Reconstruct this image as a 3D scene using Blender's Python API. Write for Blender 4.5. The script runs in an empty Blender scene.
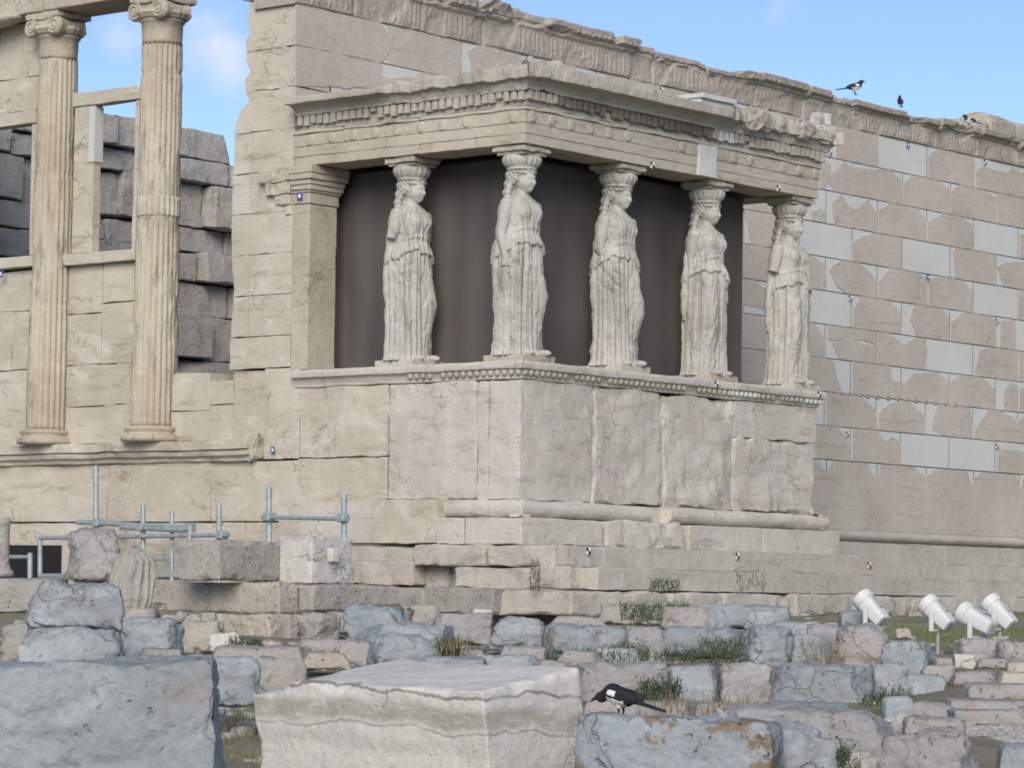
import bpy, math, random
import numpy as np
from mathutils import Matrix, Vector

C = bpy.context.scene
COL = C.collection

# ------------------------------------------------------------------ camera
F_PX = 3064.85
CAM = np.array([-25.662, -21.390, -0.5054])
YAW, PITCH, ROLL = -0.872923, 0.0676192, 0.0159134
_f = np.array([-math.sin(YAW)*math.cos(PITCH), math.cos(YAW)*math.cos(PITCH), math.sin(PITCH)])
_r0 = np.array([math.cos(YAW), math.sin(YAW), 0.0])
_u0 = np.cross(_r0, _f)
_R = math.cos(ROLL)*_r0 + math.sin(ROLL)*_u0
_U = math.cos(ROLL)*_u0 - math.sin(ROLL)*_r0
cd = bpy.data.cameras.new("camera")
cd.sensor_fit = 'HORIZONTAL'; cd.sensor_width = 36.0
cd.lens = F_PX*36.0/1024.0
cd.clip_start = 0.5; cd.clip_end = 3000
cam = bpy.data.objects.new("camera", cd); COL.objects.link(cam)
m = Matrix.Identity(4)
for i in range(3):
    m[i][0] = _R[i]; m[i][1] = _U[i]; m[i][2] = -_f[i]; m[i][3] = CAM[i]
cam.matrix_world = m
C.camera = cam

# ------------------------------------------------------------------ light
SUN_EL, SUN_DIR = math.radians(27), np.array([-0.81, -0.57])   # low sun in the west, veiled
w = bpy.data.worlds.new("World"); C.world = w; w.use_nodes = True
nt = w.node_tree; nt.nodes.clear()
out = nt.nodes.new('ShaderNodeOutputWorld'); bg = nt.nodes.new('ShaderNodeBackground')
sky = nt.nodes.new('ShaderNodeTexSky'); sky.sky_type = 'NISHITA'; sky.sun_disc = False
sky.sun_elevation = SUN_EL
sky.sun_rotation = math.atan2(SUN_DIR[0], SUN_DIR[1])
sky.altitude = 150; sky.air_density = 0.6; sky.dust_density = 0.0; sky.ozone_density = 1.3
bg.inputs[1].default_value = 0.068
# a few thin clouds low in the north-east and high in the east
tc = nt.nodes.new('ShaderNodeTexCoord')
def wdir(px, py):
    d = _f + _R*(px-512)/F_PX - _U*(py-384)/F_PX
    return d/np.linalg.norm(d)
def wnode(t, **k):
    n = nt.nodes.new(t)
    for a, b in k.items(): setattr(n, a, b)
    return n
def wmath(op, a, b=None):
    n = wnode('ShaderNodeMath', operation=op)
    for i, v in enumerate((a, b)):
        if v is None: continue
        if isinstance(v, (int, float)): n.inputs[i].default_value = v
        else: nt.links.new(v, n.inputs[i])
    return n.outputs[0]
cn = wnode('ShaderNodeTexNoise'); cn.inputs['Scale'].default_value = 60; cn.inputs['Detail'].default_value = 7
nt.links.new(tc.outputs['Generated'], cn.inputs['Vector'])
total = None
for (px, py, rad, amt) in ((218, 45, 0.016, 0.8), (232, 70, 0.014, 0.6), (122, 36, 0.010, 0.7), (200, 20, .010, .6), (786, 16, 0.008, 0.55)):
    d = wdir(px, py)
    vm = wnode('ShaderNodeVectorMath', operation='DISTANCE'); vm.inputs[1].default_value = tuple(d)
    nt.links.new(tc.outputs['Generated'], vm.inputs[0])
    g = wmath('SUBTRACT', 1.0, wmath('DIVIDE', vm.outputs['Value'], rad))
    g = wmath('MULTIPLY', wmath('MAXIMUM', g, 0.0), amt)
    total = g if total is None else wmath('MAXIMUM', total, g)
cm = wmath('MULTIPLY', total, wmath('MAXIMUM', wmath('MULTIPLY', wmath('SUBTRACT', cn.outputs[0], 0.33), 3.2), 0.0))
cm = wmath('MINIMUM', cm, 0.9)
mix = wnode('ShaderNodeMix', data_type='RGBA')
nt.links.new(cm, mix.inputs[0]); nt.links.new(sky.outputs[0], mix.inputs[6])
mix.inputs[7].default_value = (5.9, 5.8, 6.3, 1)
nt.links.new(mix.outputs[2], bg.inputs[0]); nt.links.new(bg.outputs[0], out.inputs[0])

sl = bpy.data.lights.new("sun", 'SUN'); sl.energy = 1.85; sl.angle = math.radians(36); sl.color = (1.0, 0.915, 0.80)
so = bpy.data.objects.new("sun", sl); COL.objects.link(so)
sd = Vector((SUN_DIR[0]*math.cos(SUN_EL), SUN_DIR[1]*math.cos(SUN_EL), math.sin(SUN_EL))).normalized()
so.rotation_euler = sd.to_track_quat('Z', 'Y').to_euler(); so.location = (-30, 5, 30)
C.view_settings.view_transform = 'Standard'; C.view_settings.look = 'None'
C.view_settings.exposure = 1.16; C.view_settings.gamma = 1.0; C.view_settings.use_curve_mapping = False
C.render.engine = 'CYCLES'
C.cycles.filter_width = 1.9
C.cycles.max_bounces = 5
C.cycles.use_denoising = True

# ------------------------------------------------------------------ helpers: where a thing stands
def ray(px, py): return _f + _R*(px-512)/F_PX - _U*(py-384)/F_PX
def unp(px, py, ax, val):
    d = ray(px, py); t = (val-CAM[ax])/d[ax]; return CAM + d*t
def at(px, py, dep): return CAM + ray(px, py)*dep
GR = ((0, -2.1), (5, -1.75), (8, -1.42), (10, -1.26), (13, -1.14), (16, -1.07), (21, -.98), (27, -.87), (31, -.79), (36, -.74), (45, -.70), (70, -.8), (200, -3), (900, -20))
def gz(x, y):
    dx, dy = np.asarray(x)-CAM[0], np.asarray(y)-CAM[1]; r = np.hypot(dx, dy)
    px = 512+F_PX*(dx*_R[0]+dy*_R[1])/np.maximum(dx*_f[0]+dy*_f[1], .5)
    low = sstep(660, 500, px)*sstep(17, 23, r)*(1-sstep(33.5, 36, r))
    return np.interp(r, [a for a, b in GR], [b for a, b in GR])-.17*low
_DEPS = np.arange(5, 60, .05)
def ground_depth(px, py):
    d = ray(px, py); P = CAM+np.outer(_DEPS, d); hit = P[:, 2] <= gz(P[:, 0], P[:, 1])
    return _DEPS[np.argmax(hit)] if hit.any() else 40.0

# ------------------------------------------------------------------ helpers: noise and meshes
def _hash(ix, iy, iz, seed):
    with np.errstate(over='ignore'):
        h = (ix.astype(np.uint32)*np.uint32(374761393) + iy.astype(np.uint32)*np.uint32(668265263) + iz.astype(np.uint32)*np.uint32(2147483647) + np.uint32((seed*1274126177) & 0xffffffff))
        h = (h ^ (h >> np.uint32(13)))*np.uint32(1274126177); h = h ^ (h >> np.uint32(16))
        h = h*np.uint32(2246822519); h ^= h >> np.uint32(15)
    return h.astype(np.float64)/4294967295.0*2-1
def vnoise(P, seed=0):
    P = np.asarray(P, float); i = np.floor(P).astype(np.int64); f = P-i; u = f*f*f*(f*(f*6-15)+10)
    r = 0
    for dx in (0, 1):
        for dy in (0, 1):
            for dz in (0, 1):
                wgt = (u[:, 0] if dx else 1-u[:, 0])*(u[:, 1] if dy else 1-u[:, 1])*(u[:, 2] if dz else 1-u[:, 2])
                r = r+wgt*_hash(i[:, 0]+dx, i[:, 1]+dy, i[:, 2]+dz, seed)
    return r
def fbm(P, scale=1.0, octv=4, seed=0, gain=.5):
    P = np.asarray(P, float)*scale; a = 1.0; t = 0; n = 0
    for o in range(octv):
        t = t+a*vnoise(P+o*17.3, seed+o*7); n += a; a *= gain; P = P*2.03
    return t/n
def sstep(a, b, x):
    t = np.clip((np.asarray(x, float)-a)/(b-a), 0, 1); return t*t*(3-2*t)

class MB:
    def __init__(s): s.v = []; s.f = []; s.m = []; s.n = 0
    def add(s, V, F, mat=0):
        V = np.asarray(V, float).reshape(-1, 3)
        s.v.append(V); n = s.n
        for f in F: s.f.append(tuple(int(i)+n for i in f))
        s.m += [mat]*len(F); s.n += len(V); return s
    def box(s, x0, x1, y0, y1, z0, z1, mat=0):
        V = [(x, y, z) for x in (x0, x1) for y in (y0, y1) for z in (z0, z1)]
        return s.add(V, [(0, 1, 3, 2), (4, 6, 7, 5), (0, 4, 5, 1), (2, 3, 7, 6), (0, 2, 6, 4), (1, 5, 7, 3)], mat)
    def rb(s, x0, x1, y0, y1, z0, z1, r=.02, res=.12, amp=.004, chip=.8, seed=0, mat=0, cuts=0, fr=None):
        V, F = rbox((x1-x0, y1-y0, z1-z0), r, res, amp, seed, chip, cuts, fr)
        return s.add(V+np.array([(x0+x1)/2, (y0+y1)/2, (z0+z1)/2]), F, mat)
    def tube(s, pts, rad, seg=10, mat=0, cap=True):
        V, F = tube(pts, rad, seg, cap); return s.add(V, F, mat)
    def verts(s): return np.concatenate(s.v) if s.v else np.zeros((0, 3))
    def build(s, name, mats, parent=None, loc=None, smooth=False):
        V = s.verts()
        if parent is not None: off = np.array(parent.get('_o', (0, 0, 0)))
        elif loc is not None: off = np.array(loc, float)
        else:
            off = np.array([(V[:, 0].min()+V[:, 0].max())/2, (V[:, 1].min()+V[:, 1].max())/2, V[:, 2].min()])
        me = bpy.data.meshes.new(name)
        me.from_pydata((V-off).tolist(), [], s.f); me.update()
        if not isinstance(mats, (list, tuple)): mats = [mats]
        for q in mats: me.materials.append(q)
        if len(mats) > 1: me.polygons.foreach_set('material_index', s.m)
        if smooth: me.polygons.foreach_set('use_smooth', [True]*len(me.polygons))
        o = bpy.data.objects.new(name, me); COL.objects.link(o)
        if parent is not None: o.parent = parent
        else: o.location = off
        OFF[o.name] = tuple(off)
        o['_o'] = tuple(float(q) for q in off)
        return o
OFF = {}
def lattice(ax):
    n = [len(a)-1 for a in ax]
    I = []; quads = []
    cnt = 0
    for d in range(3):
        a, b = [(1, 2), (2, 0), (0, 1)][d]
        for side in (0, 1):
            ia, ib = np.meshgrid(np.arange(n[a]+1), np.arange(n[b]+1), indexing='ij')
            ijk = np.zeros(ia.shape+(3,), int); ijk[..., a] = ia; ijk[..., b] = ib; ijk[..., d] = n[d]*side
            idx = np.arange(ia.size).reshape(ia.shape)+cnt; cnt += ia.size
            I.append(ijk.reshape(-1, 3))
            q = np.stack([idx[:-1, :-1], idx[1:, :-1], idx[1:, 1:], idx[:-1, 1:]], -1).reshape(-1, 4)
            if side == 0: q = q[:, ::-1]
            quads.append(q)
    I = np.concatenate(I); Q = np.concatenate(quads)
    key = I[:, 0]*1000003+I[:, 1]*1009+I[:, 2]
    u, first, inv = np.unique(key, return_index=True, return_inverse=True)
    I = I[first]; Q = inv[Q]
    P = np.stack([np.asarray(ax[k])[I[:, k]] for k in range(3)], -1)
    return P, Q
def rbox(size, r=.02, res=.12, amp=.004, seed=0, chip=.8, cuts=0, fr=None):
    h = np.array(size, float)/2; r = min(r, h.min()*.95)
    ax = []
    for k in range(3):
        inner = h[k]-r; n = max(1, int(round(2*inner/res)))
        e = np.array([-1, -.72, -.4]) * r - inner
        ax.append(np.concatenate([e, np.linspace(-inner, inner, n+1), -e[::-1]]))
    P, Q = lattice(ax)
    rs = np.random.RandomState(seed+11); so_ = rs.uniform(-50, 50, 3)
    fr = fr or 1.2/max(.15, h.mean())
    nz = fbm(P+so_, fr*2.2, 4, seed)
    rr = np.clip(r*(1+chip*nz*2.2), r*.12, r*2.6)
    rr = np.minimum(rr, h.min()*.98)[:, None]
    q = np.clip(P, -(h-rr), h-rr); d = P-q; L = np.linalg.norm(d, axis=1)[:, None]
    N = d/np.maximum(L, 1e-9)
    P2 = q+N*rr
    if cuts:
        for c in range(cuts):
            n_ = rs.normal(size=3); n_[2] = abs(n_[2])*.6; n_ /= np.linalg.norm(n_)
            sup = np.abs(n_*h).sum(); lim = sup*rs.uniform(.66, .9)
            dd = P2@n_-lim; dd = np.maximum(dd, 0)
            P2 = P2-np.outer(dd*.9, n_)
    if amp:
        D = np.stack([fbm(P2+so_, fr, 5, seed+31*k, .55) for k in range(3)], -1)
        P2 = P2+D*amp*2.2
    return P2, Q.tolist()
def tube(pts, rad, seg=10, cap=True):
    pts = np.asarray(pts, float); n = len(pts); rad = np.ones(n)*rad
    V = []; prev = None
    for i in range(n):
        t = pts[min(i+1, n-1)]-pts[max(i-1, 0)]; t = t/max(np.linalg.norm(t), 1e-9)
        if prev is None:
            a = np.array([0, 0, 1.]) if abs(t[2]) < .9 else np.array([1., 0, 0]); x = np.cross(a, t)
        else: x = prev-t*(prev@t)
        x /= np.linalg.norm(x); y = np.cross(t, x); prev = x
        for k in range(seg):
            a = 2*math.pi*k/seg; V.append(pts[i]+rad[i]*(math.cos(a)*x+math.sin(a)*y))
    F = [(i*seg+k, i*seg+(k+1) % seg, (i+1)*seg+(k+1) % seg, (i+1)*seg+k) for i in range(n-1) for k in range(seg)]
    if cap: F += [tuple(range(seg))[::-1], tuple(range((n-1)*seg, n*seg))]
    return np.array(V), F
def grid_faces(nu, nv, wrapv=False, wrapu=False):
    F = []
    for i in range(nu if wrapu else nu-1):
        for j in range(nv if wrapv else nv-1):
            a = (i+1) % nu; b = (j+1) % nv
            F.append((i*nv+j, a*nv+j, a*nv+b, i*nv+b))
    return F
def lathe(prof, seg=32, fold=None, center=(0, 0, 0), cap=True):
    """prof: [(r,z)]; fold(theta, z, r) -> r"""
    V = []; c = np.array(center)
    for r, z in prof:
        th = np.arange(seg)*2*math.pi/seg
        rr = np.full(seg, float(r))
        if fold is not None: rr = fold(th, z, rr)
        V.append(np.stack([rr*np.cos(th), rr*np.sin(th), np.full(seg, z)], -1)+c)
    n = len(prof); F = [(i*seg+k, i*seg+(k+1) % seg, (i+1)*seg+(k+1) % seg, (i+1)*seg+k) for i in range(n-1) for k in range(seg)]
    if cap: F += [tuple(range(seg))[::-1], tuple(range((n-1)*seg, n*seg))]
    return np.concatenate(V), F
def ellipsoid(c, rx, ry, rz, nu=24, nv=14, fn=None):
    V = []
    for i in range(nv+1):
        ph = math.pi*i/nv-math.pi/2
        for k in range(nu):
            th = 2*math.pi*k/nu
            V.append((rx*math.cos(ph)*math.cos(th), ry*math.cos(ph)*math.sin(th), rz*math.sin(ph)))
    V = np.array(V)
    if fn is not None: V = fn(V)
    F = [(i*nu+k, i*nu+(k+1) % nu, (i+1)*nu+(k+1) % nu, (i+1)*nu+k) for i in range(nv) for k in range(nu)]
    return V+np.array(c), F
def remesh(mb, voxel, name, mat, parent=None, loc=None, sm=1, smooth=True):
    o = mb.build('tmp_'+name, mat, None, loc=(0, 0, 0))
    md = o.modifiers.new('r', 'REMESH'); md.mode = 'VOXEL'; md.voxel_size = voxel; md.use_smooth_shade = True
    if sm:
        s2 = o.modifiers.new('s', 'SMOOTH'); s2.iterations = sm; s2.factor = .5
    dg = bpy.context.evaluated_depsgraph_get()
    me = bpy.data.meshes.new_from_object(o.evaluated_get(dg))
    old = o.data; bpy.data.objects.remove(o); bpy.data.meshes.remove(old)
    n = len(me.vertices); V = np.zeros(n*3); me.vertices.foreach_get('co', V); V = V.reshape(-1, 3)
    if parent is not None: off = np.array(parent['_o'])
    elif loc is not None: off = np.array(loc)
    else: off = np.zeros(3)
    me.vertices.foreach_set('co', (V-off).ravel()); me.update()
    me.name = name
    me.materials.clear()
    for q in (mat if isinstance(mat, (list, tuple)) else [mat]): me.materials.append(q)
    me.polygons.foreach_set('use_smooth', [smooth]*len(me.polygons))
    ob = bpy.data.objects.new(name, me); COL.objects.link(ob)
    if parent is not None: ob.parent = parent
    else: ob.location = off
    ob['_o'] = tuple(float(q) for q in off)
    return ob
def empty(name, loc, label=None, cat=None, group=None):
    o = bpy.data.objects.new(name, None); COL.objects.link(o); o.location = tuple(float(q) for q in loc); o['_o'] = tuple(float(q) for q in loc)
    o.empty_display_size = .2
    if label: tag(o, label, cat, group)
    return o
def tag(o, label, cat, group=None, kind=None):
    o['label'] = label; o['category'] = cat
    if group: o['group'] = group
    if kind: o['kind'] = kind
    return o
def struct(o): o['kind'] = 'structure'; return o

# ------------------------------------------------------------------ materials
def stone(name, c1, c2, stain=(.2, .16, .11), st=.4, ani=(1, 1, 4), sscale=2.0, spot=None, sp=0.0, spscale=2.2, bump=.5, bscale=7.0, pits=0.0, cracks=.0, rough=.88, rand=True, thr=.52, c3=None, lichen=0.0, band=None):
    M = bpy.data.materials.new(name); M.use_nodes = True
    t = M.node_tree; N = t.nodes; L = t.links; N.clear()
    o = N.new('ShaderNodeOutputMaterial'); b = N.new('ShaderNodeBsdfPrincipled'); L.new(b.outputs[0], o.inputs[0])
    b.inputs['Roughness'].default_value = rough; b.inputs['Specular IOR Level'].default_value = .25
    tcn = N.new('ShaderNodeTexCoord'); vec = tcn.outputs['Object']
    if rand:
        oi = N.new('ShaderNodeObjectInfo'); ml = N.new('ShaderNodeMath'); ml.operation = 'MULTIPLY'; ml.inputs[1].default_value = 73.0
        L.new(oi.outputs['Random'], ml.inputs[0]); ad = N.new('ShaderNodeVectorMath'); ad.operation = 'ADD'
        L.new(vec, ad.inputs[0]); L.new(ml.outputs[0], ad.inputs[1]); vec = ad.outputs[0]
    def noise(sc, det=6, ro=.6, scl=None, dist=0):
        n = N.new('ShaderNodeTexNoise'); n.inputs['Scale'].default_value = sc; n.inputs['Detail'].default_value = det; n.inputs['Roughness'].default_value = ro
        n.inputs['Distortion'].default_value = dist
        v = vec
        if scl:
            mp = N.new('ShaderNodeVectorMath'); mp.operation = 'MULTIPLY'; mp.inputs[1].default_value = scl; L.new(vec, mp.inputs[0]); v = mp.outputs[0]
        L.new(v, n.inputs['Vector']); return n.outputs[0]
    def ramp(x, a, bb):
        r = N.new('ShaderNodeMapRange'); r.interpolation_type = 'SMOOTHSTEP'; L.new(x, r.inputs[0]); r.inputs[1].default_value = a; r.inputs[2].default_value = bb; return r.outputs[0]
    def mixc(f, A, B, mode='MIX'):
        n = N.new('ShaderNodeMix'); n.data_type = 'RGBA'; n.blend_type = mode
        for i, v in ((0, f), (6, A), (7, B)):
            if isinstance(v, (int, float)): n.inputs[i].default_value = v
            elif isinstance(v, tuple): n.inputs[i].default_value = v+(1,)
            else: L.new(v, n.inputs[i])
        return n.outputs[2]
    def mul(x, k):
        n = N.new('ShaderNodeMath'); n.operation = 'MULTIPLY'
        L.new(x, n.inputs[0])
        if isinstance(k, (int, float)): n.inputs[1].default_value = k
        else: L.new(k, n.inputs[1])
        return n.outputs[0]
    col = mixc(ramp(noise(.9, 8, .62), .36, .64), c1, c2)
    if c3: col = mixc(mul(ramp(noise(1.7, 7, .6, (1, 1, 1.6), .6), .5, .66), .8), col, c3)
    col = mixc(mul(ramp(noise(sscale, 9, .68, ani, .3), thr, thr+.2), st), col, stain)
    if spot: col = mixc(mul(ramp(noise(spscale, 10, .72), .60, .66), sp), col, spot)
    if lichen: col = mixc(mul(ramp(noise(2.6, 10, .72), .51, .55), lichen), col, (.20, .135, .075))
    if band:
        sp_ = N.new('ShaderNodeSeparateXYZ'); L.new(tcn.outputs['Object'], sp_.inputs[0])
        def mth(op, a, b_):
            n = N.new('ShaderNodeMath'); n.operation = op
            for i, v in enumerate((a, b_)):
                if isinstance(v, (int, float)): n.inputs[i].default_value = v
                else: L.new(v, n.inputs[i])
            return n.outputs[0]
        for z0, wd, am, cc_, ns in band:
            zz_ = mth('ADD', sp_.outputs['Z'], mth('MULTIPLY', mth('SUBTRACT', noise(ns, 5, .6, (1, 1, .4)), .5), .16))
            dd_ = mth('ABSOLUTE', mth('SUBTRACT', zz_, z0), 0.0)
            col = mixc(mul(mul(ramp(dd_, wd, wd*.35), ramp(noise(6, 6, .7, (1, 1, 5)), .25, .55)), am), col, cc_)
    fine = noise(38, 4, .7)
    k = N.new('ShaderNodeMapRange'); L.new(fine, k.inputs[0]); k.inputs[1].default_value = .25; k.inputs[2].default_value = .75; k.inputs[3].default_value = .84; k.inputs[4].default_value = 1.12
    col = mixc(1.0, col, k.outputs[0], 'MULTIPLY')
    hgt = noise(bscale, 12, .66)
    if pits:
        vo = N.new('ShaderNodeTexVoronoi'); vo.inputs['Scale'].default_value = 21; dn_ = N.new('ShaderNodeTexNoise'); dn_.inputs['Scale'].default_value = 9; dn_.inputs['Detail'].default_value = 5; L.new(vec, dn_.inputs['Vector']); da_ = N.new('ShaderNodeVectorMath'); da_.operation = 'SCALE'; da_.inputs['Scale'].default_value = .16; L.new(dn_.outputs['Color'], da_.inputs[0]); db_ = N.new('ShaderNodeVectorMath'); db_.operation = 'ADD'; L.new(vec, db_.inputs[0]); L.new(da_.outputs[0], db_.inputs[1]); L.new(db_.outputs[0], vo.inputs['Vector'])
        pm = mul(ramp(vo.outputs['Distance'], .26, .10), ramp(noise(3.5, 4), .48, .6))
        col = mixc(mul(pm, pits), col, (.10, .085, .075))
        sb = N.new('ShaderNodeMath'); sb.operation = 'SUBTRACT'; L.new(hgt, sb.inputs[0]); L.new(mul(pm, .35), sb.inputs[1]); hgt = sb.outputs[0]
    if cracks:
        vc = N.new('ShaderNodeTexVoronoi'); vc.feature = 'DISTANCE_TO_EDGE'; vc.inputs['Scale'].default_value = 1.3
        nv = N.new('ShaderNodeTexNoise'); nv.inputs['Scale'].default_value = 2.5; nv.inputs['Detail'].default_value = 6; L.new(vec, nv.inputs['Vector'])
        ad2 = N.new('ShaderNodeVectorMath'); ad2.operation = 'ADD'; L.new(vec, ad2.inputs[0]); L.new(nv.outputs['Color'], ad2.inputs[1]); L.new(ad2.outputs[0], vc.inputs['Vector'])
        ck = mul(ramp(vc.outputs['Distance'], .016, .002), ramp(noise(1.1, 3), .46, .6))
        col = mixc(mul(ck, cracks), col, (.12, .10, .085))
        sb = N.new('ShaderNodeMath'); sb.operation = 'SUBTRACT'; L.new(hgt, sb.inputs[0]); L.new(mul(ck, .25), sb.inputs[1]); hgt = sb.outputs[0]
    bp = N.new('ShaderNodeBump'); bp.inputs['Strength'].default_value = bump; bp.inputs['Distance'].default_value = .05
    L.new(hgt, bp.inputs['Height'])
    bp2 = N.new('ShaderNodeBump'); bp2.inputs['Strength'].default_value = bump*.6; bp2.inputs['Distance'].default_value = .008
    L.new(fine, bp2.inputs['Height']); L.new(bp.outputs[0], bp2.inputs['Normal']); L.new(bp2.outputs[0], b.inputs['Normal'])
    L.new(col, b.inputs['Base Color'])
    return M
def plain(name, c, rough=.6, metal=0.0, var=.12, vscale=6, spec=.4, bump=0, bscale=20):
    M = bpy.data.materials.new(name); M.use_nodes = True; t = M.node_tree; b = t.nodes['Principled BSDF']
    b.inputs['Roughness'].default_value = rough; b.inputs['Metallic'].default_value = metal; b.inputs['Specular IOR Level'].default_value = spec
    tcn = t.nodes.new('ShaderNodeTexCoord'); n = t.nodes.new('ShaderNodeTexNoise'); n.inputs['Scale'].default_value = vscale; n.inputs['Detail'].default_value = 6
    t.links.new(tcn.outputs['Object'], n.inputs['Vector'])
    mr = t.nodes.new('ShaderNodeMapRange'); t.links.new(n.outputs[0], mr.inputs[0]); mr.inputs[1].default_value = .3; mr.inputs[2].default_value = .7; mr.inputs[3].default_value = 1-var; mr.inputs[4].default_value = 1+var
    mx = t.nodes.new('ShaderNodeMix'); mx.data_type = 'RGBA'; mx.blend_type = 'MULTIPLY'; mx.inputs[0].default_value = 1; mx.inputs[6].default_value = tuple(c)+(1,)
    t.links.new(mr.outputs[0], mx.inputs[7]); t.links.new(mx.outputs[2], b.inputs['Base Color'])
    if bump:
        bp = t.nodes.new('ShaderNodeBump'); bp.inputs['Strength'].default_value = bump; bp.inputs['Distance'].default_value = .01
        n2 = t.nodes.new('ShaderNodeTexNoise'); n2.inputs['Scale'].default_value = bscale; t.links.new(tcn.outputs['Object'], n2.inputs['Vector']); t.links.new(n2.outputs[0], bp.inputs['Height']); t.links.new(bp.outputs[0], b.inputs['Normal'])
    return M
BAND = .655
M_W = stone('cream_marble', (.50, .455, .385), (.425, .38, .315), (.29, .225, .155), .75, (1, .8, 5), 1.6, c3=(.53, .50, .44), bump=.35, cracks=.55, rand=False)
M_POD = stone('podium_marble', (.51, .475, .425), (.45, .41, .36), (.31, .25, .19), .6, (.8, .8, 4), 1.8, c3=(.48, .465, .43), bump=.5, bscale=5, cracks=.4, rand=False)
M_OLD = stone('aged_marble', (.475, .425, .375), (.42, .37, .325), (.30, .25, .21), .6, (.5, .5, 7), 1.6, bump=.35, rand=False, cracks=.25)
M_NEW = stone('new_marble', (.54, .545, .53), (.50, .505, .495), (.43, .43, .42), .5, (.4, .4, 3), 3.0, bump=.12, rand=False)
M_CORN = stone('weathered_cornice', (.44, .405, .355), (.36, .325, .28), (.18, .15, .125), .7, (1, 1, 1.5), 2.2, bump=.6, pits=.4, rand=False)
M_CRUST_SHADE = stone('crusted_shaded_marble', (.19, .16, .135), (.11, .095, .08), (.045, .04, .036), .8, (1, 1, .6), 2.2, bump=.6, pits=.4, rand=False)  # black crust, darkened further to paint the shade under the cornice
M_CARV = stone('carved_band_marble', (.42, .37, .325), (.35, .31, .27), (.23, .19, .16), .7, (2, 2, 1), 2.5, bump=.7, bscale=12, rand=False)
M_ARCH = stone('architrave_marble', (.46, .415, .35), (.39, .345, .285), (.23, .175, .125), .6, (.8, .8, 3), 2.0, bump=.4, cracks=.6, rand=False)
M_STAT = stone('statue_marble', (.43, .415, .375), (.35, .335, .30), (.15, .14, .125), .8, (3, 3, .8), 2.2, bump=.3, bscale=14, c3=(.47, .46, .43))
M_COLM = stone('column_marble', (.46, .41, .34), (.37, .315, .25), (.20, .15, .105), .9, (3, 3, .6), 2.0, bump=.5, bscale=9)
M_STEP = stone('step_marble', (.465, .43, .38), (.40, .365, .32), (.28, .24, .19), .55, (.6, .6, 3), 1.8, bump=.5, rand=False, cracks=.3)
M_BLUE = stone('blue_grey_rock_shaded', (.32, .348, .37), (.248, .272, .292), (.22, .21, .20), .6, (1, 1, 1.6), 2.4, spot=(.27, .19, .13), sp=.3, bump=.7, bscale=8, pits=.3, cracks=.3, c3=(.36, .385, .40))  # blue-grey stone; foreground shade is put in as a darker, bluer colour
M_BLUEL = stone('lichened_blue_rock_shaded', (.32, .355, .385), (.25, .28, .305), (.23, .22, .21), .5, (1, 1, 1.4), 2.2, spot=(.2, .12, .06), sp=.6, spscale=1.6, bump=.9, bscale=6, pits=.5, cracks=.5, lichen=.85)  # the same foreground shade is built into this blue, beside the lichen
M_PINK = stone('pinkish_rock', (.355, .325, .31), (.30, .295, .30), (.25, .185, .14), .6, (1, 1, 1.2), 2.0, spot=(.29, .18, .12), sp=.5, bump=.8, bscale=8, pits=.3, cracks=.25, c3=(.36, .365, .37))  # pinkish stone, base slightly darkened to carry the foreground shade
M_BUFF = stone('buff_limestone', (.45, .405, .345), (.38, .34, .29), (.24, .18, .13), .5, (1, 1, 2), 2.0, bump=.8, bscale=7, pits=.9, cracks=.3)
M_GREY = stone('grey_limestone', (.36, .335, .305), (.30, .285, .265), (.18, .155, .13), .6, (1, 1, 1.6), 2.0, bump=.8, bscale=7, pits=.7)
M_WHITE = stone('white_marble_block', (.53, .51, .47), (.46, .445, .41), (.27, .25, .21), .6, (.6, .6, 6), 1.6, bump=.6, bscale=8, c3=(.52, .51, .48), cracks=.6, pits=.35)
M_SLAB = stone('veined_marble', (.56, .545, .51), (.50, .485, .45), (.36, .345, .31), .5, (.5, .5, 7), 1.6, bump=.35, bscale=9, rand=False, cracks=.25, pits=.2, c3=(.58, .57, .54), band=[(BAND, .05, .75, (.30, .275, .23), 2.2), (BAND+.075, .008, .8, (.17, .155, .13), 2.6), (BAND-.05, .006, .6, (.2, .18, .15), 2.2)])
M_RUIN = stone('rubble_marble', (.45, .43, .39), (.38, .36, .325), (.27, .22, .18), .6, (1, 1, 2), 1.4, bump=.9, bscale=5, rand=False, cracks=.4, c3=(.37, .385, .40))
M_DARK = plain('shadowed_core', (.10, .085, .07), .95)
M_CLOTH = plain('brown_mesh_fabric', (.085, .076, .072), .9, var=.15, vscale=1.2, bump=.3, bscale=60)
M_STEEL = plain('galvanised_steel', (.30, .35, .37), .5, .35, var=.2, vscale=12)
M_LAMP = plain('white_lamp_paint', (.56, .565, .56), .4, var=.05)
M_LAMPG = plain('grey_lamp_metal', (.35, .35, .34), .5, .3)
M_BLACK = plain('black_feather', (.012, .013, .018), .75, var=.3, vscale=40)
M_FEAW = plain('white_feather', (.7, .7, .7), .7)
M_TWHITE = plain('target_white', (.75, .75, .75), .6)
M_TBLACK = plain('target_black', (.015, .015, .02), .6)
M_TBLUE = plain('target_blue', (.03, .05, .30), .6)
M_GLASS = plain('lamp_glass', (.10, .11, .12), .1)
# ================================================================== the temple
D, LP = 3.5233, 5.70
ZW, CH = 6.35, 0.488            # underside of the carved crown, course height
ZO1, ZO0 = 1.468, 0.461         # orthostates
temple = empty('temple', (8, 6, -.5), 'large ruined cream marble temple with patched south wall and tall fluted columns', 'temple')

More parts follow.
